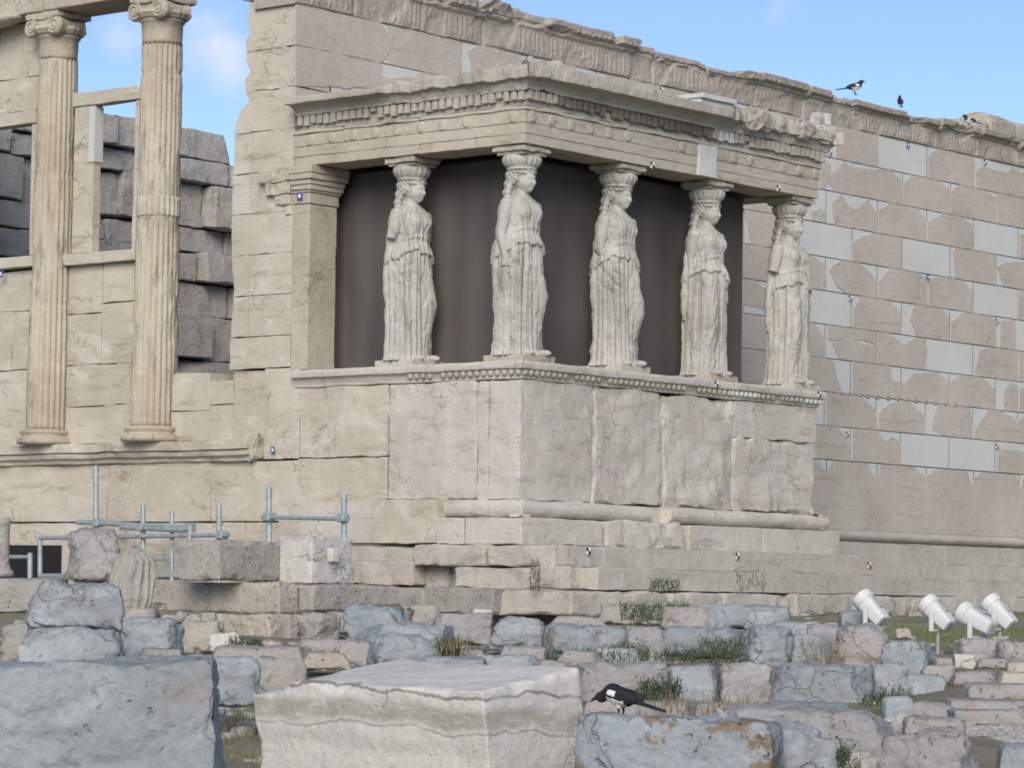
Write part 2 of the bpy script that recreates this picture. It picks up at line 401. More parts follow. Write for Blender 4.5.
# ---- south wall: a dark core, new marble cells, old blocks with broken corners, each slightly proud
rnd = random.Random(5)
core = MB().box(.3, 21.5, D+.045, D+.62, -.5, ZW+.02)
core.build('wall_core', M_OLD, temple)
MB().box(.56, 21.0, 4.16, 12.7, -.5, .3).build('temple_bounce_floor', M_STEP, temple)  # unseen pale floor, added to bounce light onto the rubble wall
j0 = unp(878, 135, 1, D)[0]
pitch = (unp(973.8, 155, 1, D)[0]-j0)/2
new = MB(); old = MB(); k_old = 0
def prism_y(mb, poly, y, th, mat=0, seed=0, jit=.012):
    """polygon in (x,z), thin slab whose face is at y (facing south)"""
    pts = []
    n = len(poly); rs = random.Random(seed)
    for i in range(n):
        a = np.array(poly[i]); b = np.array(poly[(i+1) % n]); L = np.linalg.norm(b-a); s = max(1, int(L/.09))
        nrm = np.array([-(b-a)[1], (b-a)[0]])/max(L, 1e-6)
        straight = abs(b[0]-a[0]) < .02 or abs(b[1]-a[1]) < .02
        for q in range(s):
            j = rs.uniform(-jit, jit)*(.3 if straight else 1) if q else 0
            pts.append(a+(b-a)*q/s+nrm*j)
    n = len(pts)
    V = [(p[0], y, p[1]) for p in pts]+[(p[0], y+th, p[1]) for p in pts]
    area = sum(pts[i][0]*pts[(i+1) % n][1]-pts[(i+1) % n][0]*pts[i][1] for i in range(n))
    fr = tuple(range(n)) if area > 0 else tuple(range(n))[::-1]
    F = [fr]
    for i in range(n):
        F.append((i, i+n, (i+1) % n+n, (i+1) % n) if area > 0 else (i, (i+1) % n, (i+1) % n+n, i+n))
    mb.add(V, F, mat)
Z7 = (3.606, 740, 100); Z8 = (3.84, 800, 280); Z2 = (4.0, 230, 0); Z4b = (3.793, 290, 0); Z9 = (4.0, 768, 380)
OLDP = {
 0: [(Z7, [(345,100),(498,130),(495,243),(345,210)]), (Z7, [(678,200),(720,185),(845,215),(840,310),(720,285),(678,278)]),
     (Z7, [(848,255),(870,240),(960,262),(980,240),(1005,262),(1005,345),(920,335),(850,310)]),
     (Z4b, [(22,22),(130,42),(230,62),(345,92),(390,150),(385,180),(345,240),(20,178)]), (Z4b, [(670,195),(720,180),(865,210),(905,265),(690,285)]), (Z4b,[(925,270),(950,228),(1080,255),(1080,300),(930,280)])],
 1: [(Z7, [(308,295),(375,235),(402,245),(400,340),(345,330)]), (Z7, [(406,245),(545,262),(582,290),(582,378),(406,340)]),
     (Z7, [(588,300),(615,275),(720,290),(755,325),(755,415),(660,395),(588,378)]), (Z7, [(760,330),(790,308),(880,325),(922,355),(922,440),(760,415)]),
     (Z7, [(926,340),(1050,362),(1050,470),(926,445)]), (Z7, [(285,215),(325,235),(325,270),(300,330),(285,330)]),
     (Z4b, [(20,182),(345,242),(345,290),(370,300),(440,290),(530,300),(530,345),(20,330)])],
 2: [(Z7, [(330,370),(365,345),(385,375),(415,395),(462,370),(492,410),(492,480),(400,465),(340,440)]), (Z7, [(498,400),(540,378),(640,395),(672,440),(670,505),(600,495),(498,480)]),
     (Z7, [(677,440),(730,415),(800,420),(840,460),(838,542),(760,530),(677,505)]), (Z7, [(1008,480),(1060,490),(1060,590),(1008,575)]), (Z7, [(255,400),(290,390),(310,410),(305,445),(255,435)])],
 3: [(Z7, [(405,510),(440,490),(490,485),(580,500),(580,612),(500,600),(400,580)]), (Z7, [(765,545),(780,535),(918,560),(915,665),(775,640)]), (Z7, [(925,600),(960,585),(1060,596),(1060,695),(950,670)]),
     (Z7, [(10,395),(60,400),(145,420),(145,525),(40,520)])],
 4: [(Z7, [(245,560),(300,590),(308,620),(300,690),(245,670)]), (Z7, [(320,610),(360,582),(430,590),(465,620),(488,650),(488,715),(380,700),(340,660)]),
     (Z7, [(496,655),(540,612),(640,628),(672,650),(672,745),(496,715)]), (Z7, [(680,650),(720,640),(800,655),(838,690),(838,770),(680,745)]), (Z8, [(842,40),(880,48),(880,165),(842,150)])],
 5: [(Z8, [(200,110),(235,80),(345,90),(388,130),(388,205),(290,195),(200,185)]), (Z8, [(420,150),(435,105),(540,115),(570,140),(570,232),(450,215)]),
     (Z8, [(577,165),(620,125),(735,148),(750,165),(750,258),(660,250),(577,232)]), (Z8, [(770,160),(825,160),(830,265),(765,250)]), (Z7, [(10,650),(60,655),(100,700),(110,760),(10,740)])],
 6: [(Z8, [(0,170),(50,180),(95,225),(98,300),(0,290)]), (Z8, [(102,178),(290,205),(290,250),(240,230),(120,232),(102,225)]), (Z8, [(120,242),(200,232),(290,257),(290,322),(195,315),(150,300)]),
     (Z8, [(295,205),(345,210),(400,250),(440,225),(475,230),(485,260),(480,345),(295,322)]), (Z8, [(690,270),(740,255),(835,280),(835,385),(700,370),(670,350)]), (Z8, [(840,280),(900,290),(900,390),(840,385)])],
 7: [(Z8, [(0,300),(125,310),(140,370),(160,430),(0,425)]), (Z8, [(200,325),(345,340),(350,385),(400,395),(430,360),(520,355),(570,390),(568,480),(395,460),(200,435)]),
     (Z8, [(576,390),(620,372),(700,385),(748,420),(748,498),(640,490),(576,478)]), (Z8, [(780,430),(810,395),(835,410),(835,505),(780,500)]), (Z8, [(842,415),(900,420),(900,510),(842,505)])],
 8: [(Z8, [(100,440),(230,450),(290,500),(295,570),(200,575),(100,560)]), (Z8, [(300,510),(340,475),(420,475),(480,530),(480,595),(380,590),(300,560)]), (Z8, [(510,530),(530,490),(650,505),(662,560),(660,610),(560,600),(505,575)]),
     (Z8, [(668,580),(720,510),(770,510),(820,530),(835,560),(830,628),(668,610)])],
 9: [(Z8, [(40,570),(150,580),(190,640),(185,700),(60,690)]), (Z8, [(200,580),(290,590),(330,620),(350,600),(385,630),(385,712),(200,695)]), (Z8, [(755,640),(800,650),(860,660),(860,750),(755,735)])],
}
def rect_new(x0, x1, z0, z1):
    g = .007
    new.add([(x0+g, D, z0+g), (x1-g, D, z0+g), (x1-g, D, z1-g), (x0+g, D, z1-g)], [(0, 1, 2, 3)])
def old_poly(poly, jit=.014):
    global k_old
    k_old += 1
    prism_y(old, poly, D-.006-.0013*(k_old % 7), .02, 0, k_old, jit)
for row in range(10):
    z1 = ZW-row*CH; z0 = z1-CH
    js = [j0+pitch*(n+.5*(row % 2)) for n in range(-12, 12)]
    js = [.6]+[q for q in js if .9 < q < 21]+[21.4]
    for a, b in zip(js, js[1:]): rect_new(a, b, z0, z1)
    taken = []
    for (s, ox, oy), pl in OLDP[row]:
        P = []
        for (u, v) in pl:
            q = unp(ox+u/s, oy+v/s, 1, D); z = min(max(q[2], z0+.004), z1-.004)
            if z < z0+.07: z = z0+.004
            if z > z1-.07: z = z1-.004
            P.append((q[0], z))
        old_poly(P); taken.append((min(p[0] for p in P), max(p[0] for p in P)))
    lo, hi = (2.2 if row == 0 else 3.6), 16.6
    for a, b in zip(js, js[1:]):
        c = (a+b)/2
        if any(t0-.25 < c < t1+.25 for t0, t1 in taken): continue
        if 8.2 < c < 16.3 and row > 0 and c > 10: continue
        if row == 0 and 5.0 < c < 9.0 and rnd.random() < .3: continue
        if rnd.random() < .22: continue
        def cc(): return rnd.uniform(.08, .4), rnd.uniform(.06, .3)
        P = [(a+.005, z0+.005), (b-.005, z0+.005)]
        if rnd.random() < .6: d1, d2 = cc(); P += [(b-.005, z1-d2), (b-d1, z1-.005)]
        else: P += [(b-.005, z1-.005)]
        if rnd.random() < .6: d1, d2 = cc(); P += [(a+d1, z1-.005), (a+.005, z1-d2)]
        else: P += [(a+.005, z1-.005)]
        old_poly(P)
# orthostates: tall slabs at the foot of the wall
oj = [unp(x, 500, 1, D)[0] for x in (826, 877, 926, 973.5)]
op = oj[3]-oj[2]
js = [oj[0]-op*n for n in range(6, 0, -1)]+oj+[oj[3]+op*n for n in range(1, 6)]
for i, (a, b) in enumerate(zip(js, js[1:])):
    new.add([(a+.009, D, ZO0), (b-.009, D, ZO0), (b-.009, D, ZO1-.008), (a+.009, D, ZO1-.008)], [(0, 1, 2, 3)])
    r_ = random.Random(i*3+1); u, v = r_.uniform(.12, .35), r_.uniform(.12, .3); u2, v2 = r_.uniform(.05, .3), r_.uniform(.08, .3)
    old_poly([(a+.010, ZO0+.012), (b-.010, ZO0+.012), (b-.010, ZO1-v), (b-u*.6, ZO1-v*.5), (b-u, ZO1-.010), (a+u2, ZO1-.010), (a+.010, ZO1-v2)])
new.build('repaired_wall_face', M_NEW, temple); old.build('ancient_wall_blocks', M_OLD, temple)
# cuttings along one joint of the wall
for i in range(13):
    hb = MB()
    q = unp(840+i*9.6+random.Random(i).uniform(-1.5, 1.5), 393+i*.95, 1, D-.016)
    V, F = ellipsoid((q[0], D-.012, q[2]), .045, .012, .04, 10, 6); hb.add(V, F); hb.build('clamp_cutting', M_GREY, temple)
# wall base moulding and its plain course and steps along the wall
wb = MB()
def extr_x(mb, prof, x0, x1, n, amp=.004, seed=0):
    xs = np.linspace(x0, x1, n); P = np.array(prof)
    V = np.array([(x, y, z) for x in xs for (y, z) in P])
    V += np.stack([fbm(V, 1.5, 4, seed+k) for k in range(3)], -1)*amp*np.array([0, 1, 1])
    m_ = len(P); F = [(i*m_+j, (i+1)*m_+j, (i+1)*m_+j+1, i*m_+j+1) for i in range(n-1) for j in range(m_-1)]
    mb.add(V, F)
half = [(-math.sin(t)*.11, .385+math.cos(t)*.075) for t in np.linspace(0, math.pi, 9)]
extr_x(wb, [(D+.02, .46)]+[(D-.05+y*.9, z) for y, z in half]+[(D-.06, .30), (D-.09, .29), (D-.09, .262)], 5.6, 21.5, 120, .008)
wb.build('wall_base_moulding', M_STEP, temple)
sb = MB(); r_ = random.Random(8)
x = 5.9
while x < 20.6:
    L = r_.uniform(1.2, 2.2); sb.rb(x, min(x+L-.008, 21.45), D-.22, D+.2, .0, .26, .012, .3, .004, .9, int(x*10)); x += L
sb.build('wall_base_course', M_STEP, temple)

# ---- carved crown of the wall (palmette band, egg and bead mouldings, broken in places)
cr = MB()
nu = 520; xs = np.linspace(-.05, 21.2, nu)
prof = [(0, 0), (-.03, .02), (-.03, .1), (-.03, .18), (-.03, .26), (-.03, .34), (-.045, .40), (-.075, .43), (-.085, .455), (-.075, .48), (-.10, .50), (-.13, .53), (-.135, .56), (-.15, .575), (-.16, .64), (-.15, .66), (0.0, .665), (.3, .66), (.66, .655), (.66, .3), (.66, 0)]
prof = [(y, z*.82) for y, z in prof]
nv = len(prof)
U_, J_ = np.meshgrid(xs, np.arange(nv), indexing='ij')
Y = np.array([p[0] for p in prof])[J_]; Zp = np.array([p[1] for p in prof])[J_]
Pn = np.stack([U_.ravel(), J_.ravel()*.06, np.zeros(U_.size)], -1)
brk = sstep(.16, .26, fbm(Pn*np.array([1, 1.0, 1]), 1.15, 3, 3).reshape(U_.shape))*(U_ < 9.5)*(J_ < 18)
brk2 = sstep(.22, .32, fbm(Pn, 1.5, 3, 9).reshape(U_.shape))*(J_ < 18)
brk = np.maximum(brk, brk2)
blk = np.floor((U_+.2)/1.18).astype(int)
bh = np.array([random.Random(b*7+2).uniform(-.035, .05) for b in range(-2, 25)])[blk+2]
fx = ((U_+.2)/1.18) % 1.0
joint = (np.minimum(fx, 1-fx) < .012)
pal = .015*np.abs(np.sin(U_*2*math.pi/.19))*((J_ >= 2) & (J_ <= 5))
egg = .028*np.abs(np.sin(U_*2*math.pi/.13))*((J_ == 11) | (J_ == 12)) + .012*np.abs(np.sin(U_*2*math.pi/.07))*((J_ == 8))
Yc = np.where(J_ <= 16, Y-(pal+egg)*(1-brk), Y)
Yc = Yc*(1-brk*.6*(J_ <= 16))
Zc = Zp+(bh+.03-.011*U_)*np.clip(Zp/.5, 0, 1)**2
Zc = Zc-brk*(J_ >= 12)*(J_ <= 18)*.05*(Zp/.5)
Yc = np.where(joint & (J_ <= 17), Yc+.02, Yc); Zc = np.where(joint & (J_ > 9) & (J_ < 19), Zc-.05, Zc)
V = np.stack([U_.ravel(), D+Yc.ravel(), ZW+Zc.ravel()], -1)
V += np.stack([fbm(V, 3.2, 4, 60+k, .6) for k in range(3)], -1)*(.013+.022*brk.ravel()[:, None])*np.array([.3, 1, 1])*(Zp.ravel() > .01)[:, None]
V[:, 1] = np.maximum(V[:, 1], D-.22)
F = [(i*nv+j, (i+1)*nv+j, (i+1)*nv+j+1, i*nv+j+1) for i in range(nu-1) for j in range(nv-1)]+[tuple(range(nv)), tuple(range((nu-1)*nv, nu*nv))[::-1]]
cr.add(V, F); cr.build('carved_wall_crown', M_CARV, temple)

# ---- corner pier at the west end of the south wall, its north edge broken away
def prism_x(mb, poly, x0, x1, seed=0, jit=.02, seg=.1, mat=0):
    pts = []; n = len(poly); rs = random.Random(seed)
    for i in range(n):
        a = np.array(poly[i]); b = np.array(poly[(i+1) % n]); L = np.linalg.norm(b-a); s = max(1, int(L/seg))
        nr = np.array([-(b-a)[1], (b-a)[0]])/max(L, 1e-6); st_ = abs(a[0]-b[0]) < .01
        for q in range(s): pts.append(a+(b-a)*q/s+(nr*rs.uniform(-jit, jit) if q and not st_ else 0))
    n = len(pts); m_ = 4; X = np.linspace(x0, x1, m_)
    V = [(xx, p[0], p[1]) for xx in X for p in pts]
    V = np.array(V); V[n:2*n] += 0; 
    mid = slice(n, (m_-1)*n)
    V[mid] += np.stack([fbm(V[mid], 3, 3, seed+k) for k in range(3)], -1)*jit*1.5*np.array([0, 1, 1])
    area = sum(pts[i][0]*pts[(i+1) % n][1]-pts[(i+1) % n][0]*pts[i][1] for i in range(n))
    o_ = 1 if area < 0 else -1
    F = [tuple(range(n))[::o_], tuple(range((m_-1)*n, m_*n))[::-o_]]
    for k in range(m_-1):
        for i in range(n):
            q = (k*n+i, k*n+(i+1) % n, (k+1)*n+(i+1) % n, (k+1)*n+i); F.append(q if area > 0 else q[::-1])
    mb.add(V, F, mat)
edge = [(250, 8), (247, 22), (251, 33), (246, 40), (247, 62), (250, 72), (245, 80), (246, 94), (250, 99), (240, 112), (235, 128), (234, 150), (232, 200), (232, 260), (234, 290), (231, 330), (229, 371)]
ez = [(unp(a, b, 0, 0)[1], unp(a, b, 0, 0)[2]) for a, b in edge]
pier = MB()
zc = [6.46]+[ZW-CH*n for n in range(1, 9)]+[2.07]
def edge_y(z): return float(np.interp(z, [q[1] for q in ez[::-1]], [q[0] for q in ez[::-1]]))
for i, (za, zb) in enumerate(zip(zc, zc[1:])):
    ym = edge_y((za+zb)/2)
    inner = [(edge_y(za-.004), za-.004)]+[q for q in ez if zb < q[1] < za]+[(edge_y(zb+.004), zb+.004)]
    ysplit = edge_y(4.9)-.30 if i >= 3 else None
    if ysplit and min(q[0] for q in inner) > ysplit+.1:
        prism_x(pier, [(D-.003, za-.004), (ysplit, za-.004), (ysplit, zb+.004), (D-.003, zb+.004)], 0, .58, i, .004)
        prism_x(pier, [(ysplit+.01, za-.004)]+inner+[(ysplit+.01, zb+.004)], .004, .55, i, .012)
    else:
        prism_x(pier, [(D-.003, za-.004)]+inner+[(D-.003, zb+.004)], 0, .58, i, .012)
pier.build('corner_pier', M_W, temple)
pc = MB()
half = [(-.02, 6.46), (-.05, 6.5), (-.05, 6.62), (-.09, 6.66), (-.09, 6.72), (-.16, 6.78), (-.16, 6.88)]
n = 14; ys = np.linspace(D-.1, 4.36, n)
V = [(x, y+(x*-.8 if i == n-1 else 0), z) for i, y in enumerate(ys) for (x, z) in half]
V = np.array(V); V += np.stack([fbm(V, 3, 4, 3+k) for k in range(3)], -1)*.03
pc.add(V, [(i*7+j, i*7+j+1, (i+1)*7+j+1, (i+1)*7+j) for i in range(n-1) for j in range(6)])
pc.rb(-.02, .58, D+.02, 4.38, 6.462, 6.9, .04, .12, .02, 1.0, 3)
pc.build('pier_capital', M_CARV, temple)

# ---- west wall below and between the columns
ww = MB()
r_ = random.Random(3)
# big courses under the ledge
rows = [(-1.0, -.42), (-.41, .26), (.27, .98)]
for k, (z0, z1) in enumerate(rows):
    y = 3.33 if k else 1.6
    if k == 1: y = 1.62
    if k == 2: y = 1.98
    while y < 12:
        Ln = r_.uniform(1.1, 1.9)
        y2 = y+Ln-.006
        if k == 0 and 7.0 < y+Ln/2 < 8.9:      # dark opening at the foot of the wall
            pass
        ww.rb(.0+.002*k, .5, y, y2, z0, z1-.006, .012, .25, .006, 1.0, k*50+int(y*9)); y += Ln
ww.rb(.0, .5, D-.17, 3.62, 1.0, 2.06, .012, .15, .006, 1.0, 401); ww.rb(.02, .5, 3.625, 3.94, 1.0, 2.065, .012, .15, .006, 1.0, 402)
ww.build('west_wall_base', M_W, temple)
dk = MB().box(-.012, .1, 7.39, 8.75, -.45, -.02)  # closed panel on the wall; its near-black colour paints the opening's shade
dk.build('opening_shade_panel', plain('opening_shade_black', (.012, .012, .014), .95), temple)
lg = MB()
prof = [(0, .97), (-.05, .985), (-.06, 1.02), (-.11, 1.05), (-.12, 1.09), (-.10, 1.115), (-.15, 1.12), (-.155, 1.225), (.0, 1.232), (.5, 1.232)]
n = 90; ys = np.linspace(4.05, 12, n)
V = np.array([(x, y, z) for y in ys for x, z in prof]); V[:, 0] += np.where(V[:, 0] < -.02, 1, 0)*fbm(V, 2.2, 4, 5)*.05; V[:, 2] += fbm(V, 2.5, 3, 15)*.012
m_ = len(prof); lg.add(V, [(i*m_+j, i*m_+j+1, (i+1)*m_+j+1, (i+1)*m_+j) for i in range(n-1) for j in range(m_-1)]+[tuple(range(m_))])
lg.rb(-.09, .3, 3.97, 4.2, 1.0, 1.3, .05, .08, .03, 1.2, 5)
lg.build('ledge_moulding', M_W, temple)
lw = MB()
for (y0, y1, z0, z1) in ( (3.96, 4.5, 1.235, 2.06), (4.505, 4.9, 1.235, 1.66), (4.505, 4.9, 1.665, 1.95), (4.905, 5.55, 1.235, 1.6), (4.905, 5.55, 1.605, 2.06), (5.6, 6.02, 1.235, 2.1),
                         (6.05, 6.72, 1.235, 1.72), (6.725, 7.45, 1.235, 1.70), (6.05, 6.55, 1.725, 2.22), (6.555, 7.45, 1.705, 2.22), (6.05, 6.83, 2.225, 2.98), (6.835, 7.45, 2.225, 2.86), (6.05, 6.83, 2.985, 3.47), (6.835, 7.45, 2.865, 3.47),
                         (7.95, 8.8, 1.235, 2.2), (8.805, 9.7, 1.235, 2.2), (7.95, 8.5, 2.205, 2.95), (8.505, 9.7, 2.205, 2.95), (7.95, 9.0, 2.955, 3.47), (9.005, 10.2, 2.955, 3.47), (9.705, 12, 1.235, 2.95), (10.2, 12, 2.955, 3.5),
                         (7.95, 8.9, 5.52, 5.95), (8.905, 10.4, 5.52, 6.1), (7.95, 8.35, 5.955, 6.66), (8.355, 8.9, 5.955, 6.66), (8.905, 10.4, 6.105, 6.66), (10.42, 12, 1.235, 6.66)):
    lw.rb(.055, .5, y0, y1-.004, z0, z1-.004, .01, .2, .008, 1.0, int(y0*31+z0*7))
lw.build('west_wall_infill', M_W, temple)
# windows: sill, jambs, lintel of each
def window(y0, y1, zs, zl, lw_, rw, name='window_frame'):
    f_ = MB()
    f_.rb(-.0, .13, y0, y0+rw, zs+.145, zl-.004, .01, .3, .004, .8, 2)
    f_.rb(-.0, .13, y1-lw_, y1, zs+.145, zl-.004, .01, .3, .004, .8, 3)
    fr_ = f_.build(name, M_W, temple)
    s_ = MB(); s_.rb(-.05, .35, y0-.1, (y0+y1)/2-.003, zs, zs+.14, .012, .25, .004, .8, 4); s_.rb(-.05, .45, (y0+y1)/2+.003, y1+.1, zs, zs+.14, .012, .25, .004, .8, 5)
    s_.build('sill', M_W, fr_)
    l_ = MB(); l_.rb(-.03, .16, y0-.05, y1+.02, zl, zl+.17, .012, .25, .005, .8, 6); l_.build('lintel', M_W, fr_)
    return fr_
wf = window(6.12, 7.36, 3.47, 5.47, .37, .14)
MB().rb(-.012, .142, 6.975, 7.08, 4.75, 5.45, .006, .3, .003, .6, 7).build('jamb_repair', M_NEW, wf)
window(8.0, 10.2, 3.5, 5.33, .35, .16)
# ---- two fluted columns standing on the ledge
def column(yc, seed, repairs):
    c = MB(); zb, zt = 1.42, 6.12; xc = .02
    zz = np.linspace(zb, zt, 90); seg = 24*8
    def rad(z): return .285-.035*(z-zb)/(zt-zb)
    def fold(th, z, r):
        fl = np.abs(np.sin(th*12))
        dep = .036*fl**.7
        P = np.stack([np.cos(th)*.3, np.sin(th)*.3, np.full_like(th, z)], -1)
        wear = sstep(.16, .34, fbm(P+seed*9.1, 1.7, 4, seed))
        rr = r-dep*(1-.8*wear)-.018*wear+fbm(P+seed, 7, 3, seed+4)*.010
        for zj in repairs:
            if abs(z-zj) < .028: rr = rr-.012
        return rr
    V, F = lathe([(rad(z), z) for z in zz], seg, fold, (xc, yc, 0)); c.add(V, F)
    root = temple
    sh = None
    hd = empty('ionic_column', temple['_o'])
    hd.parent = temple; hd.location = (0, 0, 0); hd['_o'] = temple['_o']
    c.build('shaft', M_COLM, hd, smooth=True)
    nk = MB(); V, F = lathe([(.247, 6.10), (.245, 6.14), (.25, 6.2), (.252, 6.36), (.275, 6.37), (.275, 6.40)], 48, lambda th, z, r: r+fbm(np.stack([np.cos(th)*.3, np.sin(th)*.3, np.full_like(th, z)], -1), 5, 3, seed)*.012, (xc, yc, 0)); nk.add(V, F)
    nk.build('necking', M_COLM, hd, smooth=True)
    ba = MB(); V, F = lathe([(.30, 1.228), (.37, 1.235), (.385, 1.27), (.37, 1.31), (.325, 1.33), (.32, 1.35), (.345, 1.37), (.35, 1.39), (.33, 1.415), (.28, 1.425)], 48, lambda th, z, r: r+fbm(np.stack([np.cos(th), np.sin(th), np.full_like(th, z)], -1), 2.5, 4, seed)*.03, (xc, yc, 0)); ba.add(V, F)
    ba.build('base', M_COLM, hd, smooth=True)
    # capital: egg ring, cushion, two volutes towards the west and an abacus
    cp = MB()
    V, F = lathe([(.25, 6.385), (.30, 6.41), (.34, 6.46), (.33, 6.50)], 60, lambda th, z, r: r+.012*np.abs(np.sin(th*12)), (xc, yc, 0)); cp.add(V, F)
    cp.rb(-.25, .27, yc-.22, yc+.22, 6.47, 6.60, .03, .1, .01, .8, seed)
    for sgn in (-1, 1):
        V, F = lathe([(.0, -.28), (.115, -.28), (.125, -.25), (.09, -.05), (.09, .05), (.115, .16), (.0, .18)], 28, None, cap=False)
        V = np.stack([V[:, 2]+.02, V[:, 0]+yc+sgn*.215, V[:, 1]+6.495], -1); cp.add(V, F)
        sp = []
        for a in np.linspace(0, 4.6*math.pi, 60):
            rr = .115*(1-a/(5.2*math.pi)); sp.append((-.265, yc+sgn*.215-sgn*rr*math.sin(a), 6.495+rr*math.cos(a)))
        cp.tube(sp, .018, 6)
        V, F = ellipsoid((-.265, yc+sgn*.215, 6.495), .025, .03, .03, 10, 6); cp.add(V, F)
    cp.tube([(-.265, yc-.215, 6.61), (-.265, yc, 6.59), (-.265, yc+.215, 6.61)], .018, 6)
    cp.rb(-.28, .30, yc-.29, yc+.29, 6.60, 6.675, .02, .1, .012, 1.2, seed+2)
    V = cp.v
    cp.build('capital', M_COLM, hd)
    return hd
c1 = column(7.72, 1, [4.62, 3.0])
c2 = column(5.82, 2, [5.75])
rbm = MB(); V, F = lathe([(.268, 3.98), (.268, 4.0), (.268, 4.2), (.268, 4.22)], 24*8, lambda th, z, r: r-.026*np.abs(np.sin(th*12))**.7, (.02, 5.82, 0)); rbm.add(V, F)
rbm.build('repair_band', M_W, c2, smooth=True)
bm_ = MB()
bm_.rb(-.3, .36, 5.75, 7.68, 6.68, 7.3, .02, .3, .01, 1, 4); bm_.rb(-.3, .36, 7.69, 9.9, 6.68, 7.3, .02, .3, .012, 1, 5); bm_.rb(-.3, .36, 9.91, 12, 6.68, 7.3, .02, .3, .012, 1, 6)
bm_.build('west_beam', M_ARCH, temple)
bb = MB(); V, F = ellipsoid((-.25, 8.75, 6.66), .2, .62, .09, 20, 12); V += np.stack([fbm(V, 3, 3, k) for k in range(3)], -1)*.03; bb.add(V, F)
bb.build('broken_beam_edge', M_COLM, temple)

# ---- rubble north wall seen through the openings
rw = MB(); r_ = random.Random(21)
z = .2; k = 0
while z < 6.5:
    h = r_.uniform(.3, .72); x = 1.2+r_.uniform(-.3, 0)
    while x < 11.5:
        Ln = r_.uniform(.7, 1.7)
        top = float(np.interp(x+Ln/2, [1, 5.2, 5.8, 6.3, 6.9, 7.1, 8.2, 8.6, 11], [6.35, 6.4, 6.45, 6.75, 6.5, 6.45, 6.35, 5.85, 5.2]))
        if z+h*.6 < top:
            k += 1
            yy = 12.4+r_.uniform(-.3, .15)
            hh = min(h, top-z+.1)
            rw.rb(x, x+Ln-r_.uniform(.01, .08), yy, 13.2, z, z+hh-r_.uniform(.0, .06), r_.uniform(.01, .025), .10, .018, 1.0, 300+k, 0, 1)
        x += Ln
    z += h
rw.box(1.2, 8.2, 12.75, 13.15, .1, 6.1)
struct_ = rw.build('ruined_wall', M_RUIN)
tag(struct_, 'rough grey rubble wall seen through the openings behind the tall columns', 'ruined wall')
# ---- marble beam of the east front lying on the far end of the wall
eb = MB(); q0, q1 = unp(961, 117, 1, D+.9), unp(989, 113, 1, D+.9)
eb.rb(q0[0], q1[0]+.1, D+.9, D+1.6, 6.4, q0[2], .10, .1, .05, 1.2, 5, 0, 2); eb.rb(q1[0], q1[0]+4, D+.92, D+1.7, q1[2]-.42, q1[2]+.02, .13, .12, .06, 1.2, 6, 0, 2); eb.rb(q1[0]+.4, q1[0]+4, D+1.1, D+1.7, 6.3, q1[2]-.4, .1, .2, .05, 1, 8)
tag(eb.build('marble_beam', M_BUFF), 'weathered pale marble beam on top of the wall at its far end', 'beam')
# ================================================================== the porch of the statues
porch = empty('porch', (2.8, 1.7, 0), 'square marble porch on a high podium with statues for columns', 'porch')
def px_x(x, y=450): return unp(x, y, 1, 0)[0]
def px_y(x, y=440): return unp(x, y, 0, 0)[1]
pl = MB()   # bottom course
E1, E2 = px_x(594, 530), px_x(598, 530)
pl.rb(-.22, E1-.12, -.22, .6, .002, .296, .015, .12, .012, 1.4, 1); pl.rb(E2-.12, px_x(682, 530)-.16, -.225, .6, .002, .296, .045, .09, .03, 1.6, 2, 0, 1)
pl.rb(px_x(682, 530)-.155, px_x(748, 530), -.222, .6, .002, .296, .015, .15, .006, 1.2, 3); pl.rb(px_x(748, 530)+.005, 5.93, -.22, .6, .002, .296, .015, .15, .006, 1.2, 4)
pl.rb(5.3, 5.93, .61, 3.6, .002, .296, .015, .2, .006, 1.2, 5)
pl.rb(-.22, .35, .61, 1.02, .002, .296, .015, .12, .008, 1.3, 6)
pl.box(-.05, 5.75, -.05, 3.6, .02, .29)
pl.build('plinth_course', M_POD, porch)
bs = MB()   # rounded base moulding, broken in one place
def torus_run(p0, p1, out, n, seed, z0=.302, z1=.492, off=.13):
    p0, p1, out = np.array(p0, float), np.array(p1, float), np.array(out, float)
    prof = [(-.06, z0)]+[(.03+math.sin(t)*(off-.03), (z0+z1)/2-math.cos(t)*(z1-z0)/2) for t in np.linspace(0, math.pi*.8, 9)]+[(.03, z1-.02), (.025, z1), (-.1, z1)]
    V = []
    for i in range(n):
        b = p0+(p1-p0)*i/(n-1)
        for o, z in prof: V.append((b[0]+out[0]*o, b[1]+out[1]*o, z))
    V = np.array(V); V += np.stack([fbm(V, 2.5, 4, seed+k) for k in range(3)], -1)*.022
    m_ = len(prof); F = [(i*m_+j, (i+1)*m_+j, (i+1)*m_+j+1, i*m_+j+1) for i in range(n-1) for j in range(m_-1)]+[tuple(range(m_)), tuple(range((n-1)*m_, n*m_))[::-1]]
    bs.add(V, F)
torus_run((-.1, 0, 0), (px_x(644, 510)-.02, 0, 0), (0, -1), 30, 3); torus_run((px_x(662, 510), 0, 0), (px_x(790, 520), 0, 0), (0, -1), 26, 4); torus_run((px_x(790, 520)+.01, 0, 0), (5.83, 0, 0), (0, -1), 12, 5)
torus_run((0, 1.02, 0), (0, .36, 0), (-1, 0), 10, 6, off=.1); torus_run((0, .35, 0), (0, -.1, 0), (-1, 0), 8, 7, off=.1); torus_run((5.7, -.1, 0), (5.7, 3.5, 0), (1, 0), 30, 8)
bs.rb(-.02, .3, -.02, 1.0, .31, .49, .01, .2, .004, .5, 2)
bs.box(0, 5.7, .02, 3.5, .305, .49)
bs.build('base_moulding', M_POD, porch)
